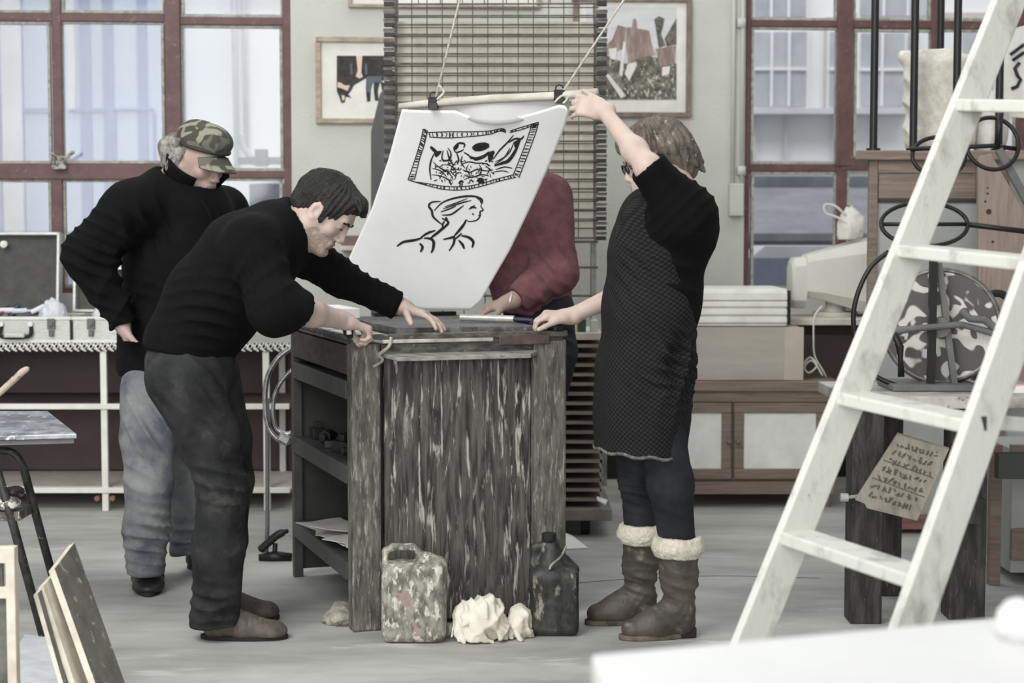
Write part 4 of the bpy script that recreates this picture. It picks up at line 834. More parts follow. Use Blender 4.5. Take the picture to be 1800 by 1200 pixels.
m = MB(); m.tube([U(-60, 735, 5.5), U(-20, 706, 5.5), U(2, 688, 5.5), U(40, 653, 5.5), U(48, 648, 5.5), U(50, 645, 5.5)], [.008, .009, .011, .012, .010, .004], 12); o = m.build('wooden_handle', mat('worn_pale_handle', c_(178, 164, 150), c_(96, 86, 78), scale=18, lo=.55, hi=.65), smooth=True); tag(o, 'pale worn wooden tool handle rising over the metal stand', 'tool')
def slab(name, tl, tr, br, bl, th, mats, label, cat, group=None):
    m = MB(); n = (tr - tl).cross(bl - tl).normalized() * th; pts = [tl, tr, br, bl]
    m.add(pts + [p + n for p in pts], [(0, 1, 2, 3)], 0); m.add([p for p in pts] + [p + n for p in pts], [(7, 6, 5, 4), (0, 4, 5, 1), (1, 5, 6, 2), (2, 6, 7, 3), (3, 7, 4, 0)], 1)
    zmin = min(p.z for p in m.v); [setattr(p, 'z', p.z - zmin) for p in m.v] if zmin < 0 else None
    o = m.build(name, mats); tag(o, label, cat, group); return o
M_brd = mat('weathered_board', c_(118, 116, 108), c_(92, 90, 84), scale=9, stretch=(1, 1, 1), c3=c_(170, 168, 158), scale3=24, lo3=.6, hi3=.68, rough=.75, bump=.3); M_bedge = mat('pale_board_edge', c_(214, 208, 194), c_(190, 180, 164), scale=14, rough=.7)
slab('leaning_board', U(96, 1004, 4.55), U(131, 958, 4.78), Fz(236, 1250), Fz(196, 1285), .018, [M_brd, M_bedge], 'widest scuffed grey board leaning in the left foreground', 'board')
slab('leaning_board', U(76, 1034, 4.5), U(96, 1012, 4.6), Fz(178, 1272), Fz(160, 1292), .016, [M_bedge, M_bedge], 'pale edged board leaning just left of the wide grey board', 'board')
slab('leaning_board', U(66, 1046, 4.46), U(80, 1030, 4.54), Fz(150, 1285), Fz(138, 1298), .012, [M_brd, M_bedge], 'thin board outermost left of the leaning boards', 'board')
t = thing('printing_screen', Fz(-20, 1300), 'cream wooden frame with mottled dark infill standing at left edge', 'panel'); PYY = 4.35
m = MB(); bpx(m, -120, 962, 22, 990, PYY, .03); bpx(m, -120, 1032, 22, 1052, PYY, .03); bpx(m, 15, 962, 25, 1286, PYY - .002, .034); m.build('panel_frame', M_bedge, t, bevel=.002)
m = MB(); bpx(m, -120, 1050, 16, 1286, PYY + .01, .012); bpx(m, -120, 985, 4, 1034, PYY + .01, .012); m.build('panel_infill', mat('mottled_infill', c_(110, 108, 102), c_(66, 64, 60), scale=8, lo=.4, hi=.6), t)
t = None
m = MB(); pts = [Fz(26, 1142), Fz(44, 1116), Fz(90, 1120), Fz(112, 1215), Fz(34, 1215)]; m.prism([p + V(0, 0, .001) for p in pts], (0, 0, .0015)); tag(m.build('floor_sheet', mat('bluish_white_sheet', c_(206, 207, 212), c_(186, 187, 194), scale=12, rough=.8)), 'bluish white sheet lying on the floor behind the leaning boards', 'paper')
m = MB(); m.prism([Fz(990, 948) + V(0, 0, .03), Fz(1006, 950) + V(0, 0, .02), Fz(1034, 964) + V(0, 0, .002), Fz(990, 966) + V(0, 0, .002)], (0, 0, .002)); tag(m.build('floor_paper', M_paper), 'bright white sheet on the floor right of the printing table', 'paper')
# ------------------------------------------------------------------ printing table (old type cabinet)
PA = math.atan2(.3256, .9455); PX = Vector((math.cos(PA), math.sin(PA), 0)); PYV = Vector((-math.sin(PA), math.cos(PA), 0)); PO = Vector((-.519, 5.5, 0))
PR = Matrix((PX, PYV, Vector((0, 0, 1)))).transposed(); PW, PD, PH = .731, .967, .945
def T(x, y, z): return PO + PX * x + PYV * y + Vector((0, 0, z))
def tb(m, x0, x1, y0, y1, z0, z1, mi=0): m.box(T((x0 + x1) / 2, (y0 + y1) / 2, (z0 + z1) / 2), (x1 - x0, y1 - y0, z1 - z0), PR, mi); return m
M_weath = mat('weathered_streaked_wood', c_(94, 92, 86), c_(42, 41, 39), scale=15, stretch=(3.2, 3.2, .34), lo=.38, hi=.6, rough=.7, bump=.5, bscale=30, c3=c_(176, 172, 163), scale3=16, lo3=.55, hi3=.64, stretch3=(3.0, 3.0, .38), detail=10, dist=.5)
M_weathp = mat('weathered_post_wood', c_(108, 107, 99), c_(66, 65, 60), scale=14, stretch=(3, 3, .6), lo=.36, hi=.62, rough=.7, bump=.5, bscale=30, c3=c_(150, 149, 140), scale3=30, lo3=.54, hi3=.68, stretch3=(3, 3, .55), detail=9)
M_weathh = mat('weathered_rail_wood', c_(100, 99, 93), c_(56, 55, 52), scale=14, stretch=(.5, 3, 3), lo=.36, hi=.62, rough=.6, bump=.3, c3=c_(150, 148, 140), scale3=26, lo3=.62, hi3=.7, stretch3=(.4, 3, 3))
M_dark = mat('dark_cabinet_paint', c_(58, 60, 56), c_(44, 46, 43), scale=4, rough=.6)
M_shelf = mat('dark_shelf_edge', c_(74, 75, 74), c_(56, 57, 57), scale=10, rough=.45)
t = thing('printing_table', T(PW / 2, PD / 2, 0), 'old weathered printing table with paint-dripped front panel and open side shelves', 'table'); PT = t
tb(MB(), 0, .098, 0, .07, 0, .955).build('front_post', M_weathp, t, bevel=.008); tb(MB(), .627, .745, 0, .07, 0, .945).build('front_post', M_weathp, t, bevel=.008)
tb(MB(), .115, .625, .025, .05, .015, .93).build('front_panel', M_weath, t, bevel=.004)
tb(MB(), .095, .63, .05, .06, .02, .93).build('recess_board', M_dark, t)
m = MB(); tb(m, .10, .625, .004, .03, .905, .945); m.build('top_rail', M_weathh, t, bevel=.003)
a = [T(.10, .02, .899), T(.145, -.045, .888), T(.60, -.045, .888), T(.66, .02, .899)]; m = MB(); m.prism(a, (0, 0, .014)); m.build('front_ledge', mat('pale_weathered_ledge', c_(158, 158, 151), c_(112, 111, 105), scale=14, stretch=(.6, 3, 3), rough=.6, c3=c_(86, 84, 80), scale3=24, lo3=.6, hi3=.68), t, bevel=.002)
m = MB(); tb(m, 0, .03, .0, .0, 0, 0) if False else None
tb(MB(), 0, .035, PD - .035, PD, 0, .94).build('rear_post', M_shelf, t, bevel=.003); tb(MB(), PW - .035, PW, PD - .035, PD, 0, .94).build('rear_post', M_shelf, t, bevel=.003)
tb(MB(), .02, PW - .02, PD - .02, PD - .005, .03, .93).build('rear_panel', M_dark, t); tb(MB(), PW - .025, PW - .008, .06, PD - .03, .03, .93).build('side_panel', M_dark, t)
tb(MB(), .0, .02, .07, PD - .035, .84, .935).build('drawer_side', mat('stained_side_board', c_(70, 62, 58), c_(46, 44, 43), scale=12, stretch=(3, .6, 3), rough=.6), t, bevel=.003)
for z, mt in ((.805, M_shelf), (.525, M_shelf), (.205, M_shelf)):
    tb(MB(), .0, PW - .03, .06, PD - .02, z - .006, z + .012).build('shelf', M_shelf, t); tb(MB(), -.004, .016, .07, PD - .03, z - .045, z + .014).build('shelf_edge', M_shelf, t, bevel=.002)
tb(MB(), .0, PW, .0, PD, .9402, .955).build('tabletop', mat('inky_tabletop', c_(92, 90, 86), c_(56, 54, 52), scale=10, rough=.5, c3=c_(150, 146, 136), scale3=20, lo3=.62, hi3=.7), t, bevel=.003)
m = MB(); tb(m, -.006, .745, -.008, .012, .955, .975); tb(m, -.006, .012, .012, PD, .955, .97); m.build('rim', M_weathh, t, bevel=.003)
m = MB(); tb(m, .10, .48, -.012, .0, .945, .957); m.build('pale_trim', mat('pale_trim_strip', c_(182, 180, 170), c_(130, 128, 120), scale=14), t, bevel=.002)
m = MB(); tb(m, .50, .68, -.013, .0, .93, .966); m.build('reddish_block', mat('reddish_ink_block', c_(98, 80, 76), c_(60, 54, 52), scale=20), t, bevel=.004)
# stains and frayed tape at the near-left corner
m = MB(); m.tube(bez([T(.13, -.012, .965), T(.12, -.018, .935), T(.09, -.012, .91), T(.1, -.01, .89), T(.07, -.008, .87)], 5), .006, 6); m.tube(bez([T(.04, -.01, .94), T(.06, -.012, .955), T(.1, -.012, .95)], 4), .005, 6); m.build('frayed_tape', mat('frayed_tape', c_(168, 165, 154), c_(110, 108, 100), scale=30), t)
# print block and tray on the table
zt = .9555
m = MB(); tb(m, .19, .68, .13, .92, zt, zt + .03); o = m.build('inked_block', mat('inked_block_face', c_(112, 111, 112), c_(66, 65, 64), scale=16, stretch=(1, 1, 1), lo=.4, hi=.6, rough=.45, c3=c_(150, 148, 148), scale3=30, lo3=.6, hi3=.68), bevel=.003); tag(o, 'dark inked printing block under the man\'s spread hand', 'block')
m = MB(); tb(m, .2, .5, .03, .11, zt, zt + .014); o = m.build('mount_strip', mat('pale_mount_strip', c_(190, 188, 178), c_(130, 128, 120), scale=20, stretch=(1, 1, 1)), bevel=.002); tag(o, 'pale strip along the front edge of the table before the block', 'strip')
m = MB(); tb(m, .02, .17, .14, .5, zt, zt + .006); o = m.build('proof_sheet', mat('patterned_proof', c_(214, 214, 208), c_(60, 60, 60), scale=26, lo=.6, hi=.63, rough=.8)); tag(o, 'small proof sheet with dark marks beneath the man\'s forearms', 'paper')
m = MB(); tb(m, .02, .178, .6, .925, zt, zt + .075); tb(m, .015, .183, .595, .93, zt + .03, zt + .042, 1); o = m.build('paper_pad', [M_paper, mat('teal_band', c_(128, 142, 136), rough=.6)], bevel=.002); tag(o, 'thick pad of white paper with a teal band at the table corner', 'paper pad')
m = MB(); m.tube([T(.5, .42, zt + .046), T(.66, .3, zt + .044)], .012, 14); m.tube([T(.66, .3, zt + .044), T(.715, .26, zt + .04)], .008, 10, 1); o = m.build('ink_roller', [M_metal, mat('dark_blue_grip', c_(40, 50, 68), rough=.4)]); tag(o, 'silver tube with dark blue end lying on the inked block', 'roller')
m = MB(); tb(m, .68, .735, .02, .2, .9755, .995); tb(m, .69, .72, -.03, .06, .9755, .99); o = m.build('black_clamp', M_black, bevel=.003); tag(o, 'black clamp under the woman\'s pinching fingers at the table corner', 'clamp')
m = MB(); p = U(612, 583, 5.44); m.tube([p + V(-.004, -.01, .012), p + V(.002, -.012, -.002), p + V(.01, -.01, -.02)], [.014, .017, .008], 12); m.tube([p + V(.004, -.03, .018), p + V(.006, -.03, -.006)], [.007, .009], 10, 1); tag(m.build('hand_tool', [M_black, M_white]), 'small black tool with white tip held in the bending man\'s fist', 'tool')
m = MB(); tb(m, .3, .62, .86, .9, zt + .031, zt + .045); tag(m.build('dark_bar', M_black), 'flat black bar lying along the foot of the hanging sheet', 'bar')
# shelf contents
rr = random.Random(4); Mt = mat('dark_iron_tool', c_(52, 52, 52), c_(30, 30, 30), scale=20, rough=.4, metal=.4)
for i, (x, y, r_, k_) in enumerate([(.075, .84, .3, 0), (.08, .70, 1.2, 1), (.08, .56, .1, 2), (.075, .42, .8, 0), (.08, .27, .4, 1), (.19, .78, .9, 2), (.2, .62, .2, 1), (.2, .46, 1.4, 0), (.2, .3, .5, 2)]):
    c = T(x, y, .5375); R = Matrix.Rotation(r_, 3, 'Z'); m = MB()
    if k_ == 0: m.box(c + V(0, 0, .02), (.05, .08, .04), R); m.box(c + V(0, 0, .052), (.03, .03, .024), R)
    elif k_ == 1: m.cyl(c + R @ V(-.05, 0, .014), c + R @ V(.05, 0, .014), .014, n=14); m.cyl(c + R @ V(-.03, 0, .014), c + R @ V(.02, 0, .014), .024, n=14); m.v = [q + V(0, 0, .010) for q in m.v]
    else: m.box(c + V(0, 0, .013), (.09, .035, .026), R); m.box(c + R @ V(.03, 0, .034), (.025, .03, .016), R)
    tag(m.build('iron_tool', Mt, bevel=.002), ['blocky dark iron tool', 'roller shaped dark iron tool', 'flat dark iron clamp'][k_] + ' on the middle shelf, ' + ['nearest the rear post', 'behind the first blocky one', 'mid-way along the open edge', 'second from the front along the open edge', 'closest to the front post', 'deeper in near the rear', 'deeper in at the centre rear', 'deeper in at the centre', 'deeper in near the front'][i], 'tool', 'iron tools on the middle shelf')
zl = .2178
for i, (x, y, sx, sy, a_) in enumerate([(.10, .78, .18, .2, .2), (.12, .62, .2, .24, -.25), (.11, .40, .2, .26, .15), (.12, .30, .19, .24, .5), (.13, .22, .2, .2, -.2), (.10, .5, .17, .2, .8)]):
    m = MB(); R = PR @ Matrix.Rotation(a_, 3, 'Z'); c = T(x, y, zl + .006 + i * .0085)
    def fn(u, v, c=c, R=R, sx=sx, sy=sy, i=i): return c + R @ Vector(((u - .5) * sx, (v - .5) * sy, .004 * math.sin(u * 5 + i) * math.sin(v * 4)))
    m.grid(fn, 8, 8, 0, (0, 0, -.003))
    tag(m.build('paper_sheet', mat('shelf_paper', c_(204, 202, 196), c_(180, 178, 172), scale=6, rough=.9)), 'off-white paper on the bottom shelf, ' + ['hindmost by the rear post', 'second from the rear', 'large one in the middle of the pile', 'turned corner-wise near the front', 'topmost by the front post', 'small skewed one on top of the pile'][i], 'paper', 'papers on the bottom shelf')
crumple('floor_rag', T(.0, .17, 0), (.055, .08, .032), 57, 'small beige rag on the floor behind the left front post', 'rag', mat('beige_rag', c_(176, 172, 160), c_(130, 126, 116), scale=20, rough=.9, bump=.4), .75)
# ------------------------------------------------------------------ canisters and rag in front
M_can = mat('paint_spattered_can', c_(154, 150, 141), c_(98, 94, 88), scale=26, lo=.4, hi=.6, rough=.6, bump=.4, c3=c_(198, 194, 184), scale3=34, lo3=.53, hi3=.6, detail=9, stretch=(1.4, 1.4, .7))
M_can2 = mat('dark_oily_can', c_(62, 62, 56), c_(34, 34, 33), scale=14, lo=.4, hi=.6, rough=.4, bump=.3, c3=c_(132, 128, 116), scale3=17, lo3=.6, hi3=.67, stretch=(1.6, 1.6, .6), detail=8)
M_redst = mat('red_ink_stain', c_(146, 118, 114), c_(150, 140, 132), scale=40, rough=.6)
Yc = 5.40; k = Yc / FPX
c = U(724, 0, Yc).x; hz = lambda y: zat(y, Yc)
t = thing('jerry_can', (c, Yc, 0), 'light paint-spattered jerry can at the left front foot of the printing table', 'canister')
cl = Clay((c - .14, Yc - .1, -.02), (c + .14, Yc + .12, .34), .005); hw = 57 * k
cl.box((c, Yc, hz(1056)), (hw, .06, (hz(990) - .003) / 2 + .0), rnd=.032) if False else cl.box((c, Yc, hz(986) / 2 + .002), (hw, .062, hz(986) / 2), rnd=.03)
cl.cap((c + .035, Yc, hz(985)), (c + .075, Yc, hz(992)), .03, .03, k=.02)
for a_, b_ in (((676, 995), (678, 968)), ((678, 968), (690, 961)), ((690, 961), (726, 961)), ((726, 961), (737, 972)), ((737, 972), (742, 992))): cl.cap(U(*a_, Yc), U(*b_, Yc), .0115, k=.006, flat=((0, 1, 0), 1.5))
for x in (690, 752): cl.cap(U(x, 1015, Yc - .066), U(x, 1110, Yc - .066), .008, k=.006, op='sub')
cl.cut((0, 0, .001), (0, 0, -1)); cl.build('can_body', [M_can, M_redst], t, disp=folds([], .0012, 60, 3, .0008), zone=lambda C: ((np.abs(C[:, 0] - (c - .005) + .25 * (C[:, 2] - .1)) < .012 + .035 * wob(C, 75, 4) + .015 * wob(C, 160, 6)) & (C[:, 2] < .17) & (C[:, 2] > .03) & (C[:, 1] < Yc - .03)))
Yc2 = 5.5; k = Yc2 / FPX; c2 = U(976, 0, Yc2).x; hz = lambda y: zat(y, Yc2)
t = thing('jerry_can', (c2, Yc2, 0), 'dark oily jerry can with a cap at the right front foot of the printing table', 'canister')
cl = Clay((c2 - .13, Yc2 - .1, -.02), (c2 + .13, Yc2 + .12, .38), .005)
cl.box((c2, Yc2, hz(998) / 2 + .001), (43 * k, .06, hz(998) / 2), rnd=.02)
cl.cap((c2 - .01, Yc2, hz(1010)), (c2 - .012, Yc2, hz(965)), .064, .03, k=.03); cl.cap(U(1010, 1000, Yc2), U(975, 965, Yc2), .016, k=.012); cl.cap(U(938, 1000, Yc2), U(940, 962, Yc2), .014, k=.01); cl.cap(U(940, 962, Yc2), U(975, 950, Yc2), .013, k=.01)
cl.cut((0, 0, .001), (0, 0, -1)); cl.build('can_body', M_can2, t, disp=folds([], .0015, 50, 6, .0008))
m = MB(); p = U(965, 950, Yc2); m.cyl(p, p + V(0, 0, .026), .024, n=20); m.build('cap', M_blackr, t, bevel=.003)
m = MB(); m.tube(bez([U(995, 960, Yc2 - .03), U(986, 978, Yc2 - .055), U(970, 992, Yc2 - .066), U(966, 1000, Yc2 - .066)], 5), .004, 6); m.build('string', mat('dirty_string', c_(160, 156, 146), c_(90, 88, 84), scale=30), t)
Mrag = mat('white_rag', c_(224, 219, 206), c_(196, 189, 174), scale=9, rough=.95, bump=.5, bscale=40, c3=c_(110, 100, 88), scale3=22, lo3=.68, hi3=.73)
def rag(name, cx, Y, w_, h_, seed, label, amp=.013):
    p = U(cx, 0, Y); cl = Clay((p.x - w_ * .8, Y - .12, -.01), (p.x + w_ * .8, Y + .12, h_ * 1.3), .0042); r = random.Random(seed)
    cl.ell((p.x, Y, h_ * .38), (w_ * .44, .07, h_ * .5), k=.03)
    for i in range(34):
        th = r.random() * 6.28; ph = r.uniform(.1, 1.3); sp = r.uniform(.5, 1.0)
        def q(a_, e_, f_=1.0): return Vector((p.x + math.cos(a_) * math.cos(e_) * w_ * .46 * f_, Y + math.sin(a_) * math.cos(e_) * .078 * f_, h_ * (.04 + .88 * max(0, math.sin(e_)) * f_)))
        a = q(th, ph, .92); b = q(th + .5 * sp, ph - .45 * sp, 1.0); c = q(th + .75 * sp, ph - .95 * sp, 1.08)
        cl.cap(a, b, .009, .008, k=.008); cl.cap(b, c, .008, .004, k=.007)
    cl.cut((0, 0, .0015), (0, 0, -1))
    o = cl.build(name, Mrag, disp=folds([((p.x, Y - .05, h_ * .5), (.6, .2, -.7), .2, amp, .05), ((p.x + .02, Y, h_ * .8), (.9, .2, .5), .12, amp * .6, .03)], .004, 36, seed, .0010), smooth_it=1, base=(p.x, Y, 0)); tag(o, label, 'rag'); return o
rag('rag', 841, 5.42, .205, .158, 3, 'large crumpled white rag on the floor between the two jerry cans')
rag('rag', 914, 5.46, .085, .115, 8, 'smaller crumpled white rag touching the dark jerry can', .01)
# ------------------------------------------------------------------ the pulled print hanging from its bar
def gY(px, py):
    v = (py - 190) / 355.0; u = (px - 860) / 150.0
    return 5.87 + .53 * v + .035 * math.sin(v * math.pi) + .012 * math.cos(u * 2.2 + v * 2) * (1 - .3 * v) - .0010 * (px - 860) * (1 - v)
def GP(px, py, off=0.0): return U(px, py, gY(px, py) - off)
def interp(tab, x):
    for (x0, y0), (x1, y1) in zip(tab, tab[1:]):
        if x <= x1: return y0 + (y1 - y0) * (x - x0) / (x1 - x0)
    return tab[-1][1]
LE = [(0, 707), (.25, 683), (.5, 653), (.75, 612), (.88, 596), (1, 590)]
RE = [(0, 1003), (.1, 992), (.3, 963), (.5, 931), (.7, 897), (.85, 866), (.95, 846), (1, 826)]
TE = [(0, 192), (.15, 194), (.32, 194), (.44, 207), (.55, 211), (.66, 208), (.8, 197), (.93, 184), (.97, 186), (1, 198)]
BE = [(0, 500), (.3, 524), (.5, 540), (.65, 544), (1, 545)]
def sheet(u, v):
    yt = interp(TE, u); yb = interp(BE, u); y = yt + (yb - yt) * v; vv = min(max((y - 190) / 355, 0), 1)
    xl = interp(LE, vv); xr = interp(RE, vv); return GP(xl + (xr - xl) * u, y)
t = thing('hanging_print', GP(740, 545), 'large white paper print of figures being lifted off the printing block', 'print')
m = MB(); m.grid(sheet, 60, 60, 0, (0, .0012, 0)); m.build('paper_sheet', M_paper, t, smooth=True)
m = MB()
def flap(u, v): x = 716 + (1000 - 716) * u; y0 = 186 - 22 * u + 2; y1 = interp(TE, min(max((x - 707) / 296, 0), 1)) + 8; return U(x, y0 + (y1 - y0) * v, 5.885 + .03 * v + .008 * math.sin(u * 9) - .0010 * (x - 860))
m.grid(flap, 30, 5, 0, (0, .001, 0)); m.build('folded_top_edge', mat('paper_back', c_(206, 205, 204), c_(196, 195, 194), scale=6, rough=.9), t, smooth=True)
ink = MB()
def stroke(pts, wd=2.2, sm=True, taper=True):
    P3 = [Vector((x, y, 0)) for x, y in pts]; P3 = bez(P3, 5) if sm and len(P3) > 2 else bez(P3, 4); n = len(P3); L, R = [], []
    for i, p in enumerate(P3):
        d = P3[min(i + 1, n - 1)] - P3[max(i - 1, 0)]; d.normalize(); nn = Vector((-d.y, d.x, 0)); w_ = wd * .5 * (1 if not taper else (.45 + .8 * math.sin(math.pi * (i + .6) / (n + .2))))
        a = p + nn * w_; b = p - nn * w_; L.append(GP(a.x, a.y, .0018)); R.append(GP(b.x, b.y, .0018))
    ink.add(L + R, [(i, i + 1, n + i + 1, n + i) for i in range(n - 1)])
def blot(pts):
    P3 = bez([Vector((x, y, 0)) for x, y in pts] + [Vector((*pts[0], 0))], 3)[:-1]; ink.add([GP(p.x, p.y, .002) for p in P3], [tuple(range(len(P3)))])
# coordinates in the enlarged survey crop (4.444 px per survey mark, origin 680,190)
def q_(l): return [(680 + x / 4.444, 190 + y / 4.444) for x, y in l]
# border bands: two outlines with small cross strokes
def band(A, B, n, wd=1.7):
    A = bez([Vector((*p, 0)) for p in q_(A)], 6); B = bez([Vector((*p, 0)) for p in q_(B)], 6); stroke([(p.x, p.y) for p in A], wd, False, False); stroke([(p.x, p.y) for p in B], wd, False, False); r = random.Random(n)
    for i in range(n):
        f = (i + .5) / n * (len(A) - 1); g = (i + .5) / n * (len(B) - 1); a = A[int(f)].lerp(A[min(int(f) + 1, len(A) - 1)], f % 1); b = B[int(g)].lerp(B[min(int(g) + 1, len(B) - 1)], g % 1)
        c0 = a.lerp(b, .5) + Vector((r.uniform(-1, 1), r.uniform(-1, 1), 0)); stroke([(a.lerp(b, .12).x, a.lerp(b, .12).y), (c0.x + r.uniform(-2, 2), c0.y), (a.lerp(b, .88).x, a.lerp(b, .88).y)], r.uniform(1.0, 2.4))
band([(285, 160), (262, 260), (220, 400), (165, 560)], [(318, 175), (290, 290), (255, 400), (215, 560)], 22)
band([(320, 190), (480, 185), (650, 185), (800, 178), (900, 160), (930, 180)], [(330, 225), (480, 232), (650, 222), (800, 205), (880, 180), (930, 190)], 26)
band([(165, 560), (300, 600), (450, 635), (600, 638), (720, 615), (880, 570), (1010, 540)], [(215, 575), (320, 590), (450, 610), (600, 612), (720, 592), (880, 548), (990, 520)], 28)
band([(1185, 115), (1150, 230), (1090, 390), (1030, 545)], [(1130, 130), (1100, 230), (1040, 390), (985, 525)], 20); band([(960, 180), (1050, 150), (1185, 110)], [(960, 192), (1060, 165), (1130, 140)], 5)
for l, w_ in [
    ([(340, 300), (365, 325), (395, 350)], 5), ([(375, 345), (345, 410), (335, 480), (345, 560)], 2.4), ([(440, 330), (430, 390), (450, 410), (490, 400), (500, 350), (475, 310)], 2.6), ([(470, 330), (490, 400), (520, 440)], 2.4),
    ([(520, 310), (560, 275), (605, 280), (600, 310)], 3), ([(520, 320), (540, 345), (580, 335), (600, 320)], 2.2), ([(545, 350), (560, 400), (550, 440)], 2.4), ([(600, 345), (640, 370), (660, 400)], 2.4), ([(590, 370), (580, 420), (610, 470)], 2.0),
    ([(360, 420), (420, 470), (480, 500), (520, 560)], 2), ([(355, 470), (420, 490), (470, 540)], 1.8), ([(350, 520), (420, 530), (480, 560), (490, 590)], 1.8), ([(430, 440), (500, 450), (540, 500), (530, 560)], 1.8), ([(520, 440), (500, 490), (540, 540)], 1.8),
    ([(580, 440), (640, 420), (700, 430), (760, 430), (810, 450)], 2), ([(590, 480), (650, 500), (700, 480), (780, 490), (830, 480)], 2), ([(600, 520), (660, 540), (740, 520), (800, 530)], 2), ([(640, 440), (620, 480), (650, 530), (600, 560)], 1.7), ([(720, 440), (740, 480), (720, 520)], 1.7), ([(770, 450), (800, 480), (780, 520)], 1.8),
    ([(560, 590), (580, 570), (600, 580)], 3), ([(640, 580), (660, 560), (670, 580)], 2), ([(700, 575), (720, 550), (750, 555), (745, 580), (715, 585)], 2.6), ([(500, 600), (490, 560)], 2),
    ([(830, 400), (880, 330), (940, 270), (990, 210)], 2.4), ([(840, 440), (900, 400), (960, 340), (990, 270)], 2.0), ([(845, 420), (920, 380), (960, 310)], 1.8), ([(840, 450), (900, 430), (950, 410), (1000, 340), (1040, 250)], 5), ([(850, 480), (920, 460), (980, 470)], 2), ([(830, 500), (900, 490), (950, 500)], 1.6), ([(950, 270), (1000, 240), (1050, 240), (1070, 215)], 3),
    ([(650, 380), (700, 395), (760, 375), (800, 340)], 5), ([(665, 310), (700, 285), (760, 275), (800, 285)], 3), ([(680, 330), (740, 325), (800, 300)], 3.5), ([(790, 400), (830, 350), (825, 335)], 4)]: stroke(q_(l), w_)
for l in [[(365, 340), (430, 335), (385, 385)], [(515, 310), (555, 280), (560, 300), (535, 330)], [(665, 320), (700, 290), (760, 275), (800, 290), (770, 315), (700, 330)], [(655, 375), (700, 400), (760, 370), (750, 390), (690, 412)], [(785, 350), (825, 335), (830, 390), (800, 425), (790, 390)], [(990, 265), (1045, 240), (1030, 290), (1000, 310)], [(560, 580), (580, 575), (575, 592)], [(705, 560), (745, 552), (750, 580), (715, 582)]]: blot(q_(l))
rk = random.Random(12)
for i in range(95):
    x = rk.uniform(370, 830); y = rk.uniform(400, 590)
    if y > 570 and (x < 480 or x > 760): continue
    a = rk.random() * 3.14; l = rk.uniform(12, 32); stroke(q_([(x, y), (x + l * .5 * math.cos(a) + rk.uniform(-6, 6), y + l * .5 * math.sin(a)), (x + l * math.cos(a), y + l * math.sin(a))]), rk.uniform(.9, 2.0))
# veiled head in profile
for l, w_ in [
    ([(420, 728), (350, 735), (328, 765), (350, 800), (360, 845), (400, 885), (440, 915)], 4), ([(370, 800), (430, 740), (520, 705), (620, 688), (690, 690), (730, 705), (742, 740)], 3.5), ([(700, 695), (735, 715), (740, 745)], 6), ([(440, 785), (520, 760), (600, 735), (660, 720)], 2.6), ([(420, 810), (480, 790), (540, 765)], 2.4), ([(430, 835), (500, 830), (560, 790), (600, 760)], 3), ([(450, 770), (540, 740), (630, 705)], 2),
    ([(740, 745), (735, 770), (752, 795), (728, 810), (728, 840), (700, 875), (640, 885), (625, 870)], 2.6), ([(640, 790), (670, 775), (700, 780)], 3), ([(650, 775), (690, 760)], 2), ([(665, 825), (680, 830)], 3), ([(715, 835), (728, 840)], 3), 
    ([(620, 870), (600, 910), (560, 960), (525, 1000)], 4.5), ([(440, 915), (430, 940), (400, 970), (360, 1000), (340, 1020)], 4.5), ([(430, 860), (480, 890), (450, 930), (400, 975)], 4), ([(460, 850), (475, 890)], 4), ([(78, 1080), (130, 1045), (220, 1030), (280, 1010)], 4.5), ([(265, 1010), (320, 975), (380, 955)], 4), ([(290, 1015), (340, 1020), (365, 1045), (360, 1100), (345, 1130)], 5), ([(255, 1055), (278, 1085), (262, 1125)], 4.5),
    ([(440, 1025), (490, 1015), (525, 1010), (520, 1060), (485, 1115)], 4.5), ([(530, 1025), (560, 1000), (585, 975)], 3), ([(560, 1030), (590, 1065), (605, 1100)], 4.5), ([(580, 995), (640, 1010), (675, 1045), (665, 1090)], 5), ([(430, 920), (450, 880)], 3)]: stroke(q_(l), w_ * .85)
ink.build('printed_drawing', M_ink, t)
# hanging bar with cords
BYY = 5.875
t = thing('hanging_bar', U(880, 172, BYY), 'pale wooden bar hung on two cords, carrying the top of the print', 'bar')
def BY_(x, d=0): return BYY - .0010 * (x - 860) + d
m = MB(); m.tube([U(703, 187, BY_(703)), U(760, 181, BY_(760)), U(860, 174, BY_(860)), U(985, 168, BY_(985)), U(1050, 162, BY_(1050))], [.011, .013, .0145, .0135, .013], 14); m.build('rod', mat('pale_rod', c_(206, 202, 192), c_(176, 170, 158), scale=12, stretch=(.4, 1, 1), rough=.6, bump=.2), t, smooth=True)
for x, y in ((762, 180), (983, 168)):
    m = MB(); p = U(x, y, BY_(x)); m.tube([p + V(-.018, 0, 0), p + V(.018, 0, 0)], .021, 14); m.box(p + V(0, -.012, -.014), (.03, .02, .024)); m.tube(arc(p + V(.0, 0, .024), .012, 0, 330, 10, (1, 0, 0), (0, 0, 1)), .003, 6); m.build('black_clamp', M_black, t, bevel=.002)
M_cord = mat('pale_cord', c_(208, 204, 194), c_(180, 175, 164), scale=60, rough=.9)
def up(a, b, z): return a + (b - a) * ((z - a.z) / (b.z - a.z))
for (a, b) in ((U(766, 172, BY_(766)), U(808, 0, BY_(766))), (U(990, 160, BY_(990)), U(1062, 52, BY_(990)))):
    m = MB(); m.tube([a, up(a, b, 3.25)], .0042, 6); m.build('cord', M_cord, t, smooth=True)
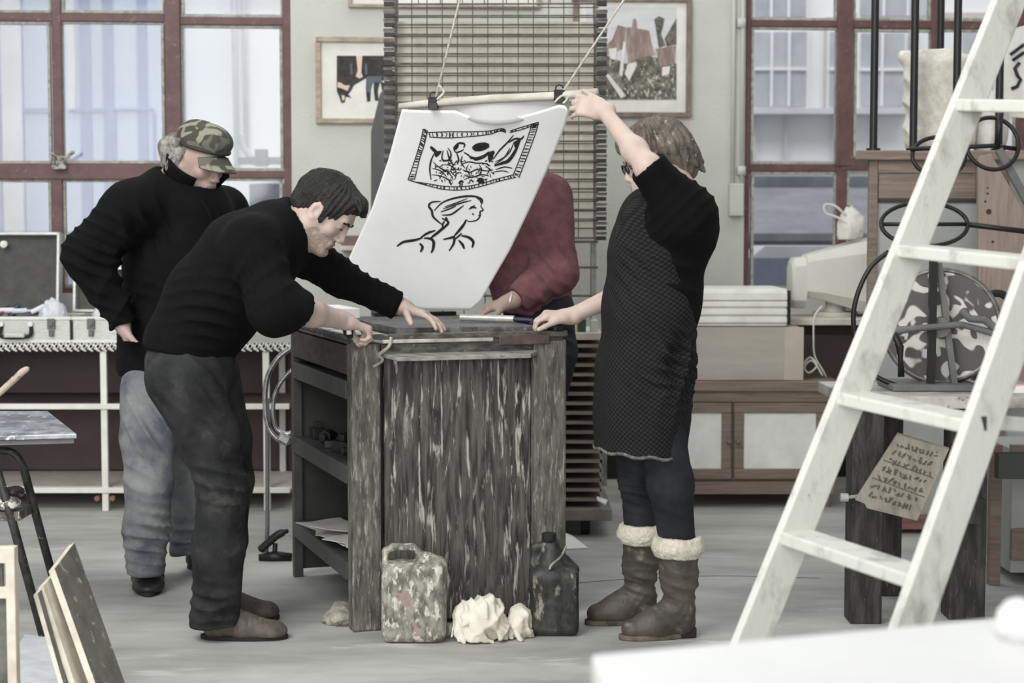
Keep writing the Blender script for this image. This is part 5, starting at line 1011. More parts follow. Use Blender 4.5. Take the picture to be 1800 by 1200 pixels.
m = MB(); m.tube(bez([U(768, 175, BY_(770, -.02)), U(780, 162, BY_(770, -.02)), U(772, 150, BY_(770, -.02))], 4), .004, 6); m.tube(bez([U(975, 180, BY_(985, -.02)), U(988, 168, BY_(985, -.024)), U(998, 172, BY_(985, -.02)), U(990, 182, BY_(985, -.02))], 4), .004, 6); m.build('knot', M_cord, t, smooth=True)
# ================================================================== people
def skin(name, base, stub=None):
    return mat(name, base, tuple(x * .88 for x in base), scale=14, rough=.5, spec=.35, bump=.06, bscale=80)
def fabric(name, c, c2=None, **k):
    return mat(name, c, c2 or tuple(x * .75 for x in c), scale=k.pop('scale', 60), rough=.9, spec=.12, bump=k.pop('bump', .25), bscale=k.pop('bscale', 260), **k)
class Frame:
    def __init__(s, c, f, up=(0, 0, 1), roll=0.0, sc=1.0):
        s.c = Vector(c); s.f = Vector(f).normalized(); r = s.f.cross(Vector(up)).normalized(); s.r = r; s.u = r.cross(s.f).normalized(); s.k = sc
        if roll: q = Matrix.Rotation(roll, 3, s.f); s.r = q @ s.r; s.u = q @ s.u
        s.ax = (tuple(s.r), tuple(s.f), tuple(s.u))
    def __call__(s, r, f, u): return s.c + (s.r * r + s.f * f + s.u * u) * s.k
    def loc(s, P): Q = (P - np.array(s.c)) / s.k; return Q @ np.array(s.r), Q @ np.array(s.f), Q @ np.array(s.u)
def head(cl, H, female=False):
    k = H.k
    def e(c, r, kk=.02, op='add'): cl.ell(H(*c), [x * k for x in r], H.ax, kk * k, op)
    def cp(a, b, ra, rb, kk=.02, op='add'): cl.cap(H(*a), H(*b), ra * k, rb * k, kk * k, None, op)
    jw = .05 if female else .056
    e((0, -.012, .028), (.073, .094, .084), .01); e((0, .028, -.02), (.060, .062, .082), .03); e((0, .03, .035), (.058, .062, .05), .02)
    for s in (-1, 1):
        cp((s * jw, .0, -.05), (s * .016, .074, -.1), .02, .016, .035); e((s * .04, .062, -.026), (.019, .018, .018), .02)
        cp((s * jw, .0, -.05), (s * .06, .0, -.0), .018, .02, .03)
    e((0, .082, -.1), (.018, .016, .016), .02)
    cp((-.034, .082, .022), (.034, .082, .022), .010, .010, .02)
    e((0, .072, -.068), (.03, .022, .024), .02)
    for s in (-1, 1): e((s * .032, .1, .002), (.015, .014, .011), .014, 'sub'); e((s * .031, .077, .0), (.0135, .0125, .0115), .004)
    cp((0, .088, .012), (0, .106, -.032), .0075, .0100, .012); e((0, .105, -.036), (.0100, .010, .009), .008)
    for s in (-1, 1): e((s * .0125, .1, -.039), (.008, .010, .0075), .008)
    cp((-.019, .088, -.064), (.019, .088, -.064), .0055, .0055, .008); cp((-.008, .093, -.063), (.008, .093, -.063), .0055, .0055, .008); cp((-.017, .087, -.076), (.017, .087, -.076), .0065, .0065, .008)
    cp((-.02, .098, -.070), (.02, .098, -.070), .0022, .0022, .004, 'sub'); cp((-.016, .094, -.086), (.016, .094, -.086), .004, .004, .01, 'sub')
    for s in (-1, 1):
        e((s * .077, -.008, -.008), (.010, .019, .032), .008); e((s * .087, -.002, -.006), (.008, .010, .019), .006, 'sub'); e((s * .082, .0, -.032), (.007, .009, .010), .006)
def head_zone(H, stub=False):
    def z(C):
        r, f, u = H.loc(C); out = np.zeros(len(C)); lip = (np.abs(r) < .023) & (f > .084) & (u > -.084) & (u < -.058) & ((np.abs(u + .0705) + np.abs(r) * .35) < .0145); 
        if stub: st = (f > -.0) & (u < -.045) & (u > -.135) & (f + (-u) * .9 > .07) & (np.abs(r) < .09) & (wob(C, 220, 3) > -.25 + 3 * (u + .06)); out[st] = 2
        out[lip] = 1; return out
    return z
def face_parts(H, root, brow_m, eye=True, brow=True):
    if brow:
        for s in (-1, 1): m = MB(); m.tube(bez([H(s * .014, .0965, .017), H(s * .03, .096, .024), H(s * .048, .083, .018)], 5), [.003 * H.k] + [.0042 * H.k] * 9 + [.002 * H.k], 6); m.build('eyebrow', brow_m, root, smooth=True)
    if eye:
        for s in (-1, 1): m = MB(); m.tube(bez([H(s * .02, .0885, -.003), H(s * .031, .0915, -.0052), H(s * .043, .085, -.003)], 4), .0016 * H.k, 5); m.build('eyelid_line', mat('dark_lash', c_(40, 34, 32), rough=.7), root, smooth=True)
def hand(cl, wrist, d, n, side, curls, spread=(.16, .04, -.07, -.2), thumb=(.7, .55, .25), sc=1.0, tcurl=(.1, .25, .2), fs=1.0):
    """fingers grow along d, palm faces n, thumb on the side of +side"""
    d = Vector(d).normalized(); n = Vector(n); n = (n - d * n.dot(d)).normalized(); s = Vector(side); s = (s - d * s.dot(d) - n * s.dot(n)).normalized(); w0 = Vector(wrist); k = sc
    ax = (tuple(d), tuple(s), tuple(n))
    cl.cap(w0 - d * .02 * k, w0 + d * .02 * k, .026 * k, .024 * k, .02, (tuple(s), 1.15))
    cl.box(w0 + d * .05 * k, (.045 * k, .036 * k, .0135 * k), ax, rnd=.012 * k, k=.018); cl.cap(w0 + d * .02 * k + s * .018 * k, w0 + d * .045 * k + s * .03 * k + n * .006 * k, .016 * k, .014 * k, .015)
    rt = (.029, .0095, -.010, -.028); ln = (.074, .082, .076, .06); rd = (.0092, .0094, .0088, .0078)
    for i in range(4):
        p = w0 + d * (.088 - (.004 if i in (0,) else .01 if i == 3 else 0)) * k + s * rt[i] * k; a = spread[i]; dd = (d * math.cos(a) + s * math.sin(a)).normalized(); ang = 0; cu = curls[i]
        for j, fr in enumerate((.46, .3, .24)):
            ang += cu[j]; v = dd * math.cos(ang) + n * math.sin(ang); L = ln[i] * fr * k * fs; q = p + v * L
            cl.cap(p, q, rd[i] * k * (1 - .1 * j), rd[i] * k * (.92 - .1 * j), .005 if j else .010); p = q
    p = w0 + d * .022 * k + s * .024 * k; v = (d * thumb[0] + s * thumb[1] + n * thumb[2]).normalized(); rot = n.cross(s) if False else d
    for j, L in enumerate((.042, .034, .026)):
        v = (v + (d * .5 + n * .4 - s * .5) * tcurl[j]).normalized(); q = p + v * L * k; cl.cap(p, q, (.0125, .0108, .0098)[j] * k, (.0108, .0098, .0085)[j] * k, .010 if j == 0 else .005); p = q
    return p
def tufts(cl, H, n, R, c0, seed, r0=.012, r1=.004, dth=.45, lift=.004, th=(.2, 1.7), ok=None, tilt=.5):
    rr = random.Random(seed); ax = Vector((0, -math.sin(tilt), math.cos(tilt))); e1 = Vector((1, 0, 0)); e2 = ax.cross(e1)
    for i in range(n):
        a = rr.uniform(0, 6.283); t0 = rr.uniform(*th); pts = []
        for q, l in ((0, -.004), (.5, 0), (1, lift)):
            tt = t0 + dth * q; aa = a + .25 * q * rr.uniform(-1, 1); v = ax * math.cos(tt) + (e1 * math.cos(aa) + e2 * math.sin(aa)) * math.sin(tt); pts.append(Vector((c0[0] + v.x * (R[0] + l), c0[1] + v.y * (R[1] + l), c0[2] + v.z * (R[2] + l))))
        if ok and not ok(pts[2]): continue
        P_ = [H(*p) for p in pts]; cl.cap(P_[0], P_[1], r0 * .8 * H.k, r0 * H.k, .006); cl.cap(P_[1], P_[2], r0 * H.k, r1 * H.k, .005)
def shoe(name, heel, toe, mats, root, h=.085, wd=.046, shaft=None, seed=1, sole=True, toe_h=.05):
    heel = Vector(heel); toe = Vector(toe); heel.z = toe.z = 0; d = (toe - heel).normalized(); L = (toe - heel).length; s = Vector((-d.y, d.x, 0)); Z = Vector((0, 0, 1))
    cl = Clay(Vector((min(heel.x, toe.x) - .08, min(heel.y, toe.y) - .09, -.01)), Vector((max(heel.x, toe.x) + .08, max(heel.y, toe.y) + .09, h + .06)), .0045)
    P = lambda t, z, o=0: heel + d * (L * t) + Z * z + s * o
    cl.cap(P(.16, .038), P(.5, .034), .036, .036, .02, (tuple(s), 1.1)); cl.cap(P(.5, .032), P(.84, .028), .038, .03, .02, (tuple(s), wd / .034)); cl.cap(P(.2, .05), P(.24, h), .034, .036, .02); cl.cap(P(.25, h - .01), P(.62, .04), .03, .03, .03); cl.ell(P(.8, toe_h * .5), (L * .19, wd, toe_h * .52), (tuple(d), tuple(s), (0, 0, 1)), .02)
    cl.cut((0, 0, .012), (0, 0, -1)); o = cl.build(name, mats[0], root, disp=folds([(P(.55, .06), d, .05, .003, .022)], .0012, 60, seed))
    if sole:
        m = MB(); n = 20; out = []
        for i in range(n):
            a = 2 * math.pi * i / n; t_ = .5 + .5 * math.cos(a); w_ = wd * (.82 + .22 * t_) * math.sin(a) * (1 if abs(math.sin(a)) < .98 else 1); out.append(heel + d * (L * (t_ * 1.0)) + s * w_ + Z * .0005)
        m.prism(out, (0, 0, .016)); m.build('sole', mats[1], o, bevel=.003)
    return o
def limb(cl, pts, rs, k=.03, flat=None):
    for i in range(len(pts) - 1): cl.cap(pts[i], pts[i + 1], rs[i], rs[i + 1], k, flat)
YF = ((0, 1, 0), 1.22)
M_skinA = skin('skin_fair', c_(186, 166, 156)); M_lipA = skin('lips', c_(160, 130, 122)); M_stub = mat('stubble', c_(172, 153, 143), c_(142, 126, 117), scale=140, rough=.7)
M_blk = fabric('black_knit', c_(15, 15, 16)); M_blk2 = fabric('black_jersey', c_(15, 15, 16)); M_jkt = fabric('black_jacket_cloth', c_(17, 17, 18), scale=30)
M_jeanA = fabric('dark_worn_denim', c_(54, 55, 55), c_(34, 34, 36), scale=9, bump=.3, c3=c_(78, 78, 74), scale3=7, lo3=.55, hi3=.75)
M_jeanB = fabric('faded_denim', c_(138, 139, 138), c_(96, 99, 106), scale=6, bump=.3, c3=c_(84, 88, 98), scale3=9, lo3=.52, hi3=.68)
M_shoeA = mat('brown_grey_leather', c_(100, 92, 84), c_(70, 64, 58), scale=22, rough=.6, bump=.3); M_sole = mat('dark_sole', c_(40, 37, 35), rough=.8)
M_hairA = mat('dark_hair', c_(32, 30, 28), c_(17, 16, 15), scale=22, stretch=(1, 1, 1), rough=.5, spec=.4, bump=.6, bscale=120)
def legpair(name, root, M, hips, legs, hem, fold, gen=.004, flat=YF):
    xs = [p for l in legs for p in l[0]] + [h[0] for h in hips]; lo = Vector([min(p[i] for p in xs) - .2 for i in range(3)]); hi = Vector([max(p[i] for p in xs) + .2 for i in range(3)])
    cl = Clay(lo, hi, .0075)
    for i in range(len(hips) - 1): cl.cap(hips[i][0], hips[i + 1][0], hips[i][1], hips[i + 1][1], .05, flat)
    for pts, rs in legs: limb(cl, pts, rs, .03)
    for c in hem: cl.cut(*c)
    return cl.build(name, M, root, disp=folds(fold, gen, 24, 3))
# ---------------------------------------------------------------- the bending man
Yb = 5.45
t = Fz(345, 1118); base1 = Vector((t.x + .05, Yb, 0))
Hf = Vector((.74, -.13, -.66)).normalized(); H1 = Frame(U(570, 371, 5.47), Hf, (.35, 0, 1), 0, .985)
cl = Clay(U(300, 640, 5.1), U(800, 290, 6.0), .0036)
cl.F = None
def mkclay(lo, hi, h): return Clay((min(lo[0], hi[0]), min(lo[1], hi[1]), min(lo[2], hi[2])), (max(lo[0], hi[0]), max(lo[1], hi[1]), max(lo[2], hi[2])), h)
cl = mkclay(Vector((U(400, 0, 5.1).x, 5.1, .93)), Vector((U(800, 0, 5.9).x, 5.9, 1.40)), .0036)
head(cl, H1)
neckb = U(498, 412, 5.47)
cl.cap(H1(0, -.035, -.05), neckb, .056, .062, .03); cl.cap(neckb, U(450, 445, 5.45), .09, .12, .05, ((0, 1, 0), 1.25))
elN, wrN = U(503, 540, 5.20), U(604, 563, 5.40); hN = U(640, 575, 5.45)
cl.cap(U(450, 430, 5.27), elN, .055, .048, .03); cl.cap(elN, elN.lerp(wrN, .45), .044, .041, .02); cl.cap(elN.lerp(wrN, .45), wrN, .041, .027, .02)
hand(cl, wrN, (hN - wrN).normalized() + V(.1, 0, -.05), (-.1, .1, -1), (0, 1, .15), [(.75, 1.2, .7), (.85, 1.2, .7), (.9, 1.25, .7), (.95, 1.3, .7)], (.03, 0, -.03, -.06), (.8, .3, .55), 1.0, (.1, .4, .3))
wrF = U(704, 538, 5.72)
cl.cap(U(530, 445, 5.62), U(610, 492, 5.72), .05, .042, .03); cl.cap(U(610, 492, 5.72), wrF, .04, .027, .02)
hand(cl, wrF, (.93, -.25, -.30), (-.28, -.05, -1), (.1, -1, .1), [(.18, .35, .25), (.2, .35, .25), (.15, .3, .2), (.1, .25, .15)], (-.02 + .28, .08, -.12, -.36), (.55, .8, .35), 1.06, (.0, .1, .1))
man = cl.build('person', [M_skinA, M_lipA, M_stub], None, base=base1, zone=head_zone(H1, True))
tag(man, 'person in black sweater and dark jeans bending over the printing table, one hand spread', 'person')
face_parts(H1, man, M_hairA)
# sweater
cl = mkclay(Vector((U(225, 0, 5.5).x, 5.0, .9)), Vector((U(715, 0, 5.9).x, 5.95, 1.40)), .0062)
T0, T1, T2, T3 = U(332, 606, Yb), U(383, 524, Yb), U(436, 456, Yb), U(486, 412, Yb)
limb(cl, [T0, T1, T2], [.146, .152, .152], .05, ((0, 1, 0), 1.22)); cl.cap(T2, T3, .145, .105, .05, ((0, 1, 0), 1.3))
sN, sF = U(443, 432, 5.27), U(528, 440, 5.63)
cl.cap(U(470, 425, 5.4), sN, .09, .088, .05); limb(cl, [sN, elN + V(-.03, 0, .0), U(532, 541, 5.215)], [.088, .083, .062], .04)
cl.cap(T3, sF, .095, .076, .05); limb(cl, [sF, U(600, 490, 5.70), U(708, 541, 5.72)], [.078, .058, .047], .04)
cl.cap(neckb + V(-.02, 0, -.01), neckb.lerp(H1(0, -.035, -.05), .62), .082, .066, .02)
dN = (wrN - elN).normalized(); cl.cut(U(523, 541, 5.215), dN, U(545, 541, 5.215), .12); dF = (wrF - U(600, 490, 5.70)).normalized(); cl.cut(U(699, 538, 5.72), dF, U(712, 541, 5.72), .09)
nd = (H1(0, -.035, -.05) - neckb).normalized(); cl.cap(neckb, H1(0, -.075, -.07), .07, .058, .02); cl.cut(neckb.lerp(H1(0, -.035, -.05), .5), (nd + H1.f * .75).normalized(), neckb.lerp(H1(0, -.035, -.05), 1.0), .095)
ha = Vector((.52, 0, -1)).normalized(); ha = Vector((-.16, 0, -1)).normalized(); cl.cut(U(330, 618, Yb), ha)
sw = cl.build('sweater', M_blk, man, disp=folds([(elN + V(-.03, -.05, .02), (1, 0, .35), .1, .016, .035), (U(430, 470, 5.2), (.7, 0, -.6), .16, .012, .07), (U(360, 590, 5.25), (.3, 0, 1), .16, .012, .055), (U(620, 500, 5.65), (1, 0, -.4), .13, .010, .045), (U(500, 470, 5.3), (.4, 0, .9), .12, .01, .05)], .005, 20, 1))
m = MB(); m.tube(arc(neckb.lerp(H1(0, -.035, -.05), .5), .068, 0, 345, 30, nd.cross(V(0, 1, 0)).normalized(), nd.cross(nd.cross(V(0, 1, 0))).normalized()), .008, 8, cyc=True); m.build('collar', M_blk, sw, smooth=True)
# hair
cl = mkclay(H1.c - V(.16, .16, .16), H1.c + V(.16, .16, .16), .0034)
cl.ell(H1(0, -.016, .036), (.083, .106, .094), H1.ax, .01); cl.ell(H1(0, .055, .085), (.055, .05, .032), H1.ax, .03); cl.ell(H1(0, -.07, -.03), (.066, .04, .055), H1.ax, .03); cl.cap(H1(0, .075, .095), H1(.0, .108, .072), .022, .010, .02)
for s in (-1, 1): cl.cap(H1(s * .073, .018, .02), H1(s * .07, .022, -.022), .013, .009, .015)
tufts(cl, H1, 90, (.076, .098, .086), (0, -.016, .036), 3, .0115, .003, .5, .006, (.15, 1.35))
cl.ell(H1(0, .112, -.018), (.12, .062, .086), H1.ax, .008, 'sub'); cl.ell(H1(0, .03, -.1), (.12, .075, .075), H1.ax, .01, 'sub')
for s in (-1, 1): cl.ell(H1(s * .088, -.005, -.012), (.02, .021, .034), H1.ax, .004, 'sub')
for i in range(14): x = -.05 + i * .0075; cl.cap(H1(x, .07, .098), H1(x * 1.15 + random.uniform(-.006, .006), .103, .078 + random.uniform(-.012, .01)), .011, .003, .006)
def hairdisp(H, amp, nstr, seed, gen=.003, tip=0):
    def f(P):
        r, fw, u = H.loc(P); th = np.arctan2(r, fw + .02); d = amp * np.sin(th * nstr + 3 * wob(P, 26, seed)) * .6 + amp * .5 * wob(P, 130, seed + 2) + gen * wob(P, 45, seed + 4); return d
    return f
cl.build('hair', M_hairA, man, disp=hairdisp(H1, .003, 34, 1), smooth_it=1)
# jeans and shoes
hipc = U(335, 640, Yb)
legpair('jeans', man, M_jeanA, [(U(340, 612, Yb), .135), (hipc, .142)], [([U(322, 668, 5.36), U(368, 770, 5.35), U(390, 850, 5.35), U(384, 960, 5.37), U(378, 1092, 5.40)], [.118, .096, .078, .080, .080]), ([U(362, 660, 5.56), U(395, 770, 5.57), U(408, 845, 5.58), U(396, 950, 5.6), U(386, 1062, 5.62)], [.11, .085, .068, .068, .070])],
    [((0, 0, .045), (0, 0, -1)), (U(340, 606, Yb), (-.1, 0, 1))], [(U(400, 852, 5.3), (.2, 0, 1), .1, .014, .045), (U(375, 1060, 5.33), (.15, 0, 1), .1, .014, .05), (U(340, 690, 5.28), (.8, 0, .7), .13, .012, .06), (U(395, 1020, 5.55), (0, 0, 1), .1, .012, .05)], .005)
h1 = Fz(352, 1122); t1 = Fz(507, 1122); shoe('shoe', h1, t1, [M_shoeA, M_sole], man, .1, .047, seed=2)
h2 = Fz(352, 1085); t2 = Fz(492, 1088); shoe('shoe', h2, t2, [M_shoeA, M_sole], man, .1, .047, seed=5)
# ---------------------------------------------------------------- the woman in the apron
Yw = 5.5; base2 = Fz(1142, 1110); base2.y = Yw
HW = Frame(U(1150, 279, 5.57), (-.93, -.10, -.33), (0, 0, 1), 0, .97)
M_hairW = mat('grey_brown_hair', c_(120, 110, 100), c_(62, 57, 52), scale=26, stretch=(1, 1, .7), rough=.55, bump=.7, bscale=110, c3=c_(164, 158, 150), scale3=40, lo3=.6, hi3=.68)
cl = mkclay(Vector((U(930, 0, 5.6).x, 5.12, .94)), Vector((U(1260, 0, 5.6).x, 5.98, 1.82)), .0038)
head(cl, HW, True)
nb = U(1172, 345, 5.52); cl.cap(HW(0, -.03, -.05), nb, .047, .055, .03); cl.cap(nb, U(1160, 430, 5.5), .1, .11, .05, YF)
shN, elW, wrW = U(1202, 376, 5.34), U(1141, 296, 5.27), U(1060, 194, 5.54)
cl.cap(shN, elW, .050, .038, .03); cl.cap(elW, elW.lerp(wrW, .3), .037, .035, .04); cl.cap(elW.lerp(wrW, .3), wrW, .035, .0225, .04)
hand(cl, wrW, (-.84, .48, .22), (.35, .85, -.25), (.1, .1, .95), [(.35, .5, .4), (.4, .6, .45), (.35, .6, .45), (.3, .5, .4)], (.10, .0, -.13, -.30), (.85, .45, .25), .96, (.05, .15, .1))
shF, elF, wrF2 = U(1140, 400, 5.66), U(1120, 505, 5.74), U(1000, 556, 5.74)
cl.cap(shF, elF, .05, .042, .03); cl.cap(elF, wrF2, .042, .024, .02)
hand(cl, wrF2, (-.93, -.05, .05), (-.1, .25, -1), (.0, -1, -.1), [(.5, .8, .45), (.6, .85, .5), (.7, .9, .5), (.75, .9, .5)], (.08, .02, -.05, -.12), (.85, .35, .35), .93, (.0, .0, .05))
wom = cl.build('person', [skin('skin_pale', c_(192, 172, 162)), M_lipA], None, base=base2, zone=head_zone(HW))
tag(wom, 'person in dark checked apron and fleece topped boots holding up the hanging bar', 'person')
face_parts(HW, wom, M_hairW)
cl = mkclay(HW.c - V(.2, .18, .2), HW.c + V(.2, .18, .18), .0036)
cl.ell(HW(0, -.025, .035), (.092, .108, .097), HW.ax, .01); cl.ell(HW(0, -.085, -.03), (.078, .055, .075), HW.ax, .04); cl.ell(HW(0, .06, .07), (.07, .05, .045), HW.ax, .03)
rr = random.Random(2)
for i in range(26):
    a = rr.uniform(1.6, 4.7); ce = (math.sin(a) * .085, math.cos(a) * .1 - .02, rr.uniform(-.03, .03)); cl.cap(HW(*ce), HW(ce[0] * 1.12 + rr.uniform(-.01, .01), ce[1] * 1.15 - .012, ce[2] - rr.uniform(.05, .085)), .016, .004, .01)
for s in (-1, 1): cl.cap(HW(s * .078, .0, .04), HW(s * .08, .018, -.04), .02, .010, .02); cl.cap(HW(s * .07, .04, .06), HW(s * .072, .05, -.0), .018, .008, .02)
tufts(cl, HW, 110, (.086, .10, .09), (0, -.025, .035), 9, .013, .003, .6, .010, (.2, 1.9), None, .2)
cl.ell(HW(0, .115, -.035), (.068, .07, .085), HW.ax, .008, 'sub')
cl.build('hair', M_hairW, wom, disp=hairdisp(HW, .006, 22, 5, .005), smooth_it=1)
m = MB()
for s in (-1, 1): m.tube(arc(HW(s * .032, .104, -.002), .021, 0, 345, 16, HW.r, HW.u, .015), .0028, 6, cyc=True); m.bar(HW(s * .053, .1, .004), HW(s * .08, .0, .002), .004, .008)
m.build('glasses', M_black, wom)
# sweater
cl = mkclay(Vector((U(1050, 0, 5.6).x, 5.1, 1.0)), Vector((U(1275, 0, 5.6).x, 5.9, 1.56)), .006)
W1, W2, W3 = U(1170, 418, Yw), U(1152, 530, Yw), U(1150, 610, Yw)
limb(cl, [W1, W2, W3], [.142, .136, .12], .05, YF); cl.cap(W1, nb, .13, .075, .05, YF)
limb(cl, [shN, elW + (shN - elW) * .02], [.092, .058], .05); cl.cap(U(1212, 400, 5.42), shN, .09, .09, .06); cl.cap(elW, elW + (elW - shN).normalized() * .03, .055, .053, .02)
cl.cap(W1, shF, .1, .08, .05); cl.cap(shF, elF, .075, .056, .04)
du = (elW - shN).normalized(); cl.cut(U(1137, 293, 5.27), du, U(1098, 243, 5.27), .125)
cl.cap(nb, nb.lerp(HW(0, -.03, -.05), .55), .066, .056, .02); ndw = (HW(0, -.03, -.05) - nb).normalized(); cl.cut(nb.lerp(HW(0, -.03, -.05), .5), ndw, nb.lerp(HW(0, -.03, -.05), 1.05), .075)
cl.build('sweater', M_blk2, wom, disp=folds([(shN, (1, 0, -1), .12, .006, .045), (U(1215, 470, 5.35), (.3, 0, 1), .16, .010, .07), (elF, (.4, 0, 1), .08, .008, .03)], .004, 20, 2))
m = MB(); m.box(U(1211, 545, 5.46), (.045, .14, .07), Matrix.Rotation(.2, 3, 'Y')); m.build('apron_bow', M_blk2, wom, bevel=.02); m = MB(); m.tube(bez([U(1190, 322, 5.5), U(1204, 310, 5.48), U(1212, 322, 5.47), U(1204, 332, 5.47)], 4), .007); m.build('collar_tie', M_blk2, wom, smooth=True)
# apron: fine woven check
mc = bpy.data.materials.new('dark_woven_check'); mc.use_nodes = True; n = mc.node_tree.nodes; L = mc.node_tree.links; bs = n['Principled BSDF']; bs.inputs['Roughness'].default_value = .9; bs.inputs['Specular IOR Level'].default_value = .15
tcn = n.new('ShaderNodeTexCoord'); mp = n.new('ShaderNodeMapping'); mp.inputs['Rotation'].default_value = (0, .10, 0); L.new(tcn.outputs['Object'], mp.inputs[0]); sp = n.new('ShaderNodeSeparateXYZ'); L.new(mp.outputs[0], sp.inputs[0])
def wv(sock, fr, fy=None):
    a = n.new('ShaderNodeMath'); a.operation = 'MULTIPLY'; a.inputs[1].default_value = fr; L.new(sock, a.inputs[0]); s_ = n.new('ShaderNodeMath'); s_.operation = 'SINE'; L.new(a.outputs[0], s_.inputs[0]); return s_.outputs[0]
xo = n.new('ShaderNodeMath'); xo.operation = 'ADD'; xo.inputs[1].default_value = .0; L.new(sp.outputs[0], xo.inputs[0])
at = n.new('ShaderNodeMath'); at.operation = 'ARCTAN2'; L.new(sp.outputs[1], at.inputs[0]); L.new(xo.outputs[0], at.inputs[1])
ax1 = n.new('ShaderNodeMath'); ax1.operation = 'MULTIPLY'; ax1.inputs[1].default_value = .165; L.new(at.outputs[0], ax1.inputs[0])
pr = n.new('ShaderNodeMath'); pr.operation = 'MULTIPLY'; L.new(wv(ax1.outputs[0], 400), pr.inputs[0]); L.new(wv(sp.outputs[2], 400), pr.inputs[1])
nz = n.new('ShaderNodeTexNoise'); nz.inputs['Scale'].default_value = 9; L.new(tcn.outputs['Object'], nz.inputs[0])
ad = n.new('ShaderNodeMath'); ad.operation = 'MULTIPLY_ADD'; ad.inputs[1].default_value = .9; L.new(nz.outputs[0], ad.inputs[0]); L.new(pr.outputs[0], ad.inputs[2])
cr = n.new('ShaderNodeValToRGB'); cr.color_ramp.elements[0].position = .15; cr.color_ramp.elements[0].color = (*c_(24, 24, 25), 1); cr.color_ramp.elements[1].position = 1.0; cr.color_ramp.elements[1].color = (*c_(42, 42, 43), 1); L.new(ad.outputs[0], cr.inputs[0]); L.new(cr.outputs[0], bs.inputs['Base Color'])
bp = n.new('ShaderNodeBump'); bp.inputs['Strength'].default_value = .35; bp.inputs['Distance'].default_value = .004; L.new(pr.outputs[0], bp.inputs['Height']); L.new(bp.outputs[0], bs.inputs['Normal'])
cl = mkclay(Vector((U(1030, 0, 5.6).x, 5.1, .56)), Vector((U(1245, 0, 5.6).x, 5.9, 1.45)), .006)
limb(cl, [U(1148, 385, Yw), U(1151, 440, Yw), U(1144, 540, Yw), U(1135, 650, Yw), U(1128, 720, Yw), U(1124, 830, Yw)], [.11, .140, .148, .152, .148, .156], .05, YF)
# cut away behind the diagonal side edge above the waist
e0, e1 = U(1150, 388, Yw), U(1228, 590, Yw); de = (e1 - e0).normalized(); ne = Vector((de.z, 0, -de.x)); ne = ne if ne.x > 0 else -ne
q0 = e0; cen = U(1200, 400, Yw)
S_ = cl._sub(A3((-9, -9, U(0, 605, Yw).z)), A3((9, 9, 9))); sl, X, Y_, Z_ = S_; d_ = (X - e0.x) * ne.x + (Z_ - e0.z) * ne.z + 0 * Y_; cl.F[sl] = np.maximum(cl.F[sl], d_.astype(np.float32))
hm = U(1047, 786, Yw); hm2 = U(1200, 800, Yw); dh = (hm2 - hm).normalized(); cl.cut(hm, Vector((dh.z, 0, -dh.x)) if Vector((dh.z, 0, -dh.x)).z < 0 else -Vector((dh.z, 0, -dh.x)))
ap = cl.build('apron', mc, wom, disp=folds([(U(1090, 470, 5.33), (.7, 0, .6), .12, .010, .05), (U(1200, 650, 5.35), (.5, 0, 1), .13, .016, .045), (U(1110, 600, 5.3), (1, 0, .1), .25, .006, .09)], .004, 18, 8))
m = MB(); pts = []
for i in range(60):
    a = 2 * math.pi * i / 60; x = 1125 + 80 * math.cos(a); yy = 791 + 7 * math.cos(a) + 2.2 * math.sin(i * 1.05); p = U(x, yy, Yw); p.y = Yw + .185 * math.sin(a); pts.append(p)
m.tube(pts, .006, 6, cyc=True); m.build('hem_trim', mat('hem_grey', c_(120, 119, 116), c_(60, 60, 60), scale=60, rough=.9), ap, smooth=True)
m = MB(); m.tube(bez([U(1122, 385, 5.38), U(1130, 368, 5.40), U(1150, 350, 5.45), U(1165, 340, 5.52)], 5), .009); m.build('neck_strap', mc, ap, smooth=True)
M_jeanW = fabric('charcoal_denim', c_(50, 51, 56), c_(34, 35, 38), scale=8, bump=.3)
legpair('jeans', wom, M_jeanW, [(U(1134, 640, Yw), .128), (U(1132, 720, Yw), .128)], [([U(1150, 700, 5.42), U(1178, 850, 5.42), U(1190, 948, 5.44)], [.088, .07, .06]), ([U(1118, 720, 5.6), U(1124, 840, 5.61), U(1128, 935, 5.62)], [.095, .068, .058])],
    [], [(U(1180, 890, 5.36), (.2, 0, 1), .09, .010, .03), (U(1122, 860, 5.55), (.2, 0, 1), .08, .010, .035)], .003)
M_boot = mat('brown_boot_leather', c_(90, 83, 76), c_(60, 55, 50), scale=10, rough=.5, bump=.3, c3=c_(140, 130, 118), scale3=14, lo3=.6, hi3=.75); M_fleece = mat('cream_fleece', c_(222, 216, 200), c_(196, 188, 172), scale=50, rough=1.0, bump=.8, bscale=140)
